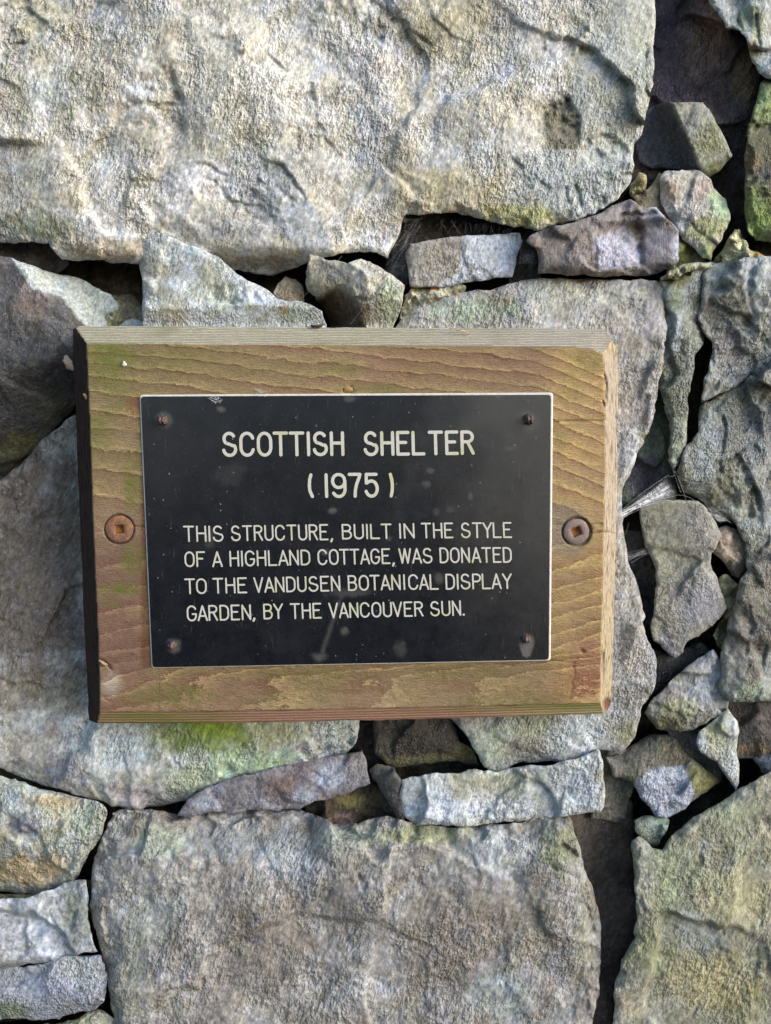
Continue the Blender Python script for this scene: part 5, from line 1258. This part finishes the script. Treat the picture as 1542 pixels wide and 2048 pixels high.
for i in range(10):
    x0 = rs.uniform(930, 980); th.append(sag((x0, 440 + rs.uniform(0, 6), -8), (x0 + rs.uniform(-20, 20), 452 + rs.uniform(0, 14), -16), 4, 1))
th += [sag((806, 436, -6), (850, 432, -4), 6, 12), sag((806, 440, -6), (832, 448, -8), 5, 6), sag((840, 470, -8), (864, 486, 0), 5, -3)]
web('wispy cobweb threads in the dark gap over the small slab shaped stone', th, [((806, 432, -10, .25), (850, 430, -10, .35), (838, 450, -14, .10), (806, 446, -10, .45)), ((790, 500, -40, .16), (820, 470, -30, .16), (818, 560, -30, .12), (775, 560, -40, .12))], .000035)
th = []
for i in range(16):
    th.append(sag((1040 + rs.uniform(0, 14), 496 + rs.uniform(0, 30), -10), (1066 + rs.uniform(0, 10), 496 + rs.uniform(0, 34), -10), 5, rs.uniform(-4, 4)))
web('dense small cobweb in the dark hole beside the purple shard', th, [((1040, 494, -16, .22), (1072, 496, -12, .22), (1070, 540, -14, .15), (1036, 530, -16, .15))], .00004)
web('single spider thread crossing the brown lower face of the small ragged stone', [sag((700, 650, 22), (742, 590, 36), 6, 2)], (), .00006)
web('single spider thread slanting over the pinkish pebble in the gap', [sag((604, 596, -6), (684, 512, 10), 6, 2)], (), .00006)
th = []
for i in range(14):
    th.append(sag((1286 + rs.uniform(-6, 50), 438 + rs.uniform(-10, 20), 14), (1300 + rs.uniform(0, 56), 470 + rs.uniform(0, 60), 12), 6, rs.uniform(-4, 4)))
web('fine cobweb film clinging to the dark end of the purple shard', th, [((1290, 430, 16, .32), (1350, 460, 14, .32), (1354, 535, 10, .35), (1290, 536, 14, .18))], .00005)

def lump(name, label, cat, px_, py_, y, rx, ry, rz, col, rot=0, s=1):
    bm = bmesh.new(); bmesh.ops.create_icosphere(bm, subdivisions=3, radius=1)
    for v_ in bm.verts:
        c_ = v_.co
        k = 1 + .28 * math.sin(3.1 * c_.x + s) * math.cos(2.7 * c_.z + 2 * s) + .12 * math.sin(7 * c_.z + 5 * c_.x + s)
        x_, z_ = c_.x * rx * k * PXM, c_.z * rz * k * PXM
        v_.co = Vector((x_ * math.cos(rot) - z_ * math.sin(rot), c_.y * ry * k * PXM, x_ * math.sin(rot) + z_ * math.cos(rot)))
    for f in bm.faces: f.smooth = True
    t = NT(label[:20]); n = t.noise(t.coord(), 700, 4, .7)
    m = t.out(t.mix(t.rng(n, .3, .7, 0, 1), srgb(col) * .75, srgb(col) * 1.2), .85, t.bump(n, .5, .0006), .2)
    me = bpy.data.meshes.new(name); bm.to_mesh(me); bm.free(); me.materials.append(m)
    o = bpy.data.objects.new(name, me); o.location = at(px_, py_, y); COL.objects.link(o)
    return tag(o, label, cat)
def chip_box(name, label, cat, px_, py_, y, w, h_, d, col, rot):
    bm = bmesh.new(); bmesh.ops.create_cube(bm, size=1)
    bmesh.ops.subdivide_edges(bm, edges=bm.edges[:], cuts=2, use_grid_fill=True)
    rs_ = random.Random(int(px_))
    for v_ in bm.verts:
        v_.co = Vector((v_.co.x * w * PXM * (1 - .3 * v_.co.z), v_.co.y * d * PXM, v_.co.z * h_ * PXM)) + Vector([rs_.uniform(-.6, .6) * PXM for _ in range(3)])
    bmesh.ops.rotate(bm, verts=bm.verts, matrix=Matrix.Rotation(rot, 3, 'Y'))
    t = NT(label[:20]); n = t.noise(t.coord(), 900, 4, .7)
    m = t.out(t.mix(t.rng(n, .3, .7, 0, 1), srgb(col) * .8, srgb(col) * 1.15), .8, t.bump(n, .4, .0005), .2)
    me = bpy.data.meshes.new(name); bm.to_mesh(me); bm.free(); me.materials.append(m)
    o = bpy.data.objects.new(name, me); o.location = at(px_, py_, y); COL.objects.link(o)
    return tag(o, label, cat)
chip_box('brick_chip', 'tiny orange red chip in the mortar under the slab shaped stone', 'chip', 868, 579, .0035, 13, 9, 10, '#b4552f', .15)
lump('paint_fleck', 'tiny white fleck stuck on the upper left of the wooden board', 'fleck', 248.5, 728, FRONT - .0006, 3.2, 2.6, 4.2, '#e6e6e4', 0, 2)
lump('dust_tuft', 'scrap of pale lint hanging at the left edge of the board', 'dust', 137, 726, -.022, 8, 5, 16, '#8d8179', .4, 3)
lump('dead_leaf', 'curled brown leaf scrap lying on the top edge of the board', 'leaf', 634, 652, -.028, 15, 5, 3, '#4f3f30', .05, 5)
chip_box('straw', 'thin pale splinter of straw on the top edge of the board', 'straw', 921, 661, -.0345, 34, 2.2, 2.2, '#c9b58f', .28)
lump('wood_fleck', 'curl of peeled wood at the left edge of the board above the screw', 'fleck', 173, 795, FRONT + .004, 3, 2, 9, '#9c8266', .7, 6)
lump('wood_fleck', 'torn splinter on the lower left edge of the board', 'fleck', 206, 1326, FRONT - .0005, 9, 2, 3, '#a08a6c', -.5, 7)
lump('wood_fleck', 'pale speck on the dark left end of the board, below the orange screw', 'fleck', 181, 1160, FRONT + .012, 2.4, 2, 3, '#8b7a64', 0, 8)
lump('resin_knot', 'small knot of amber resin touching the top edge of the plaque', 'resin', 696, 778, FRONT - .0001, 9, 1.6, 6, '#9c8052', .2, 9)

def fluff(label, cx, cy, rx, ry, n, seed, h0):
    r_ = np.random.RandomState(seed)
    th_ = []
    for _ in range(n):
        x_, y_ = cx + r_.uniform(-rx, rx), cy + r_.uniform(-ry, ry)
        a_ = r_.uniform(0, 6.28); c_ = r_.uniform(-.9, .9); P = []
        for k_ in range(7):
            P.append((x_, y_, h0 + 1.5 * math.sin(k_ * .9 + a_))); x_ += 2.6 * math.cos(a_); y_ += 1.6 * math.sin(a_); a_ += c_
        th_.append(P)
    o = web(label, th_, (), .00012); o.name = 'dust_tuft'; o['category'] = 'dust'
    return o
HF = -FACE_Y / PXM
fluff('grey fluff caught on the top edge of the plaque', 430, 797, 12, 5, 14, 1, HF + 2)
fluff('pale fluff on the board just above the plaque, left of the resin knot', 524, 785, 14, 5, 16, 2, HF)
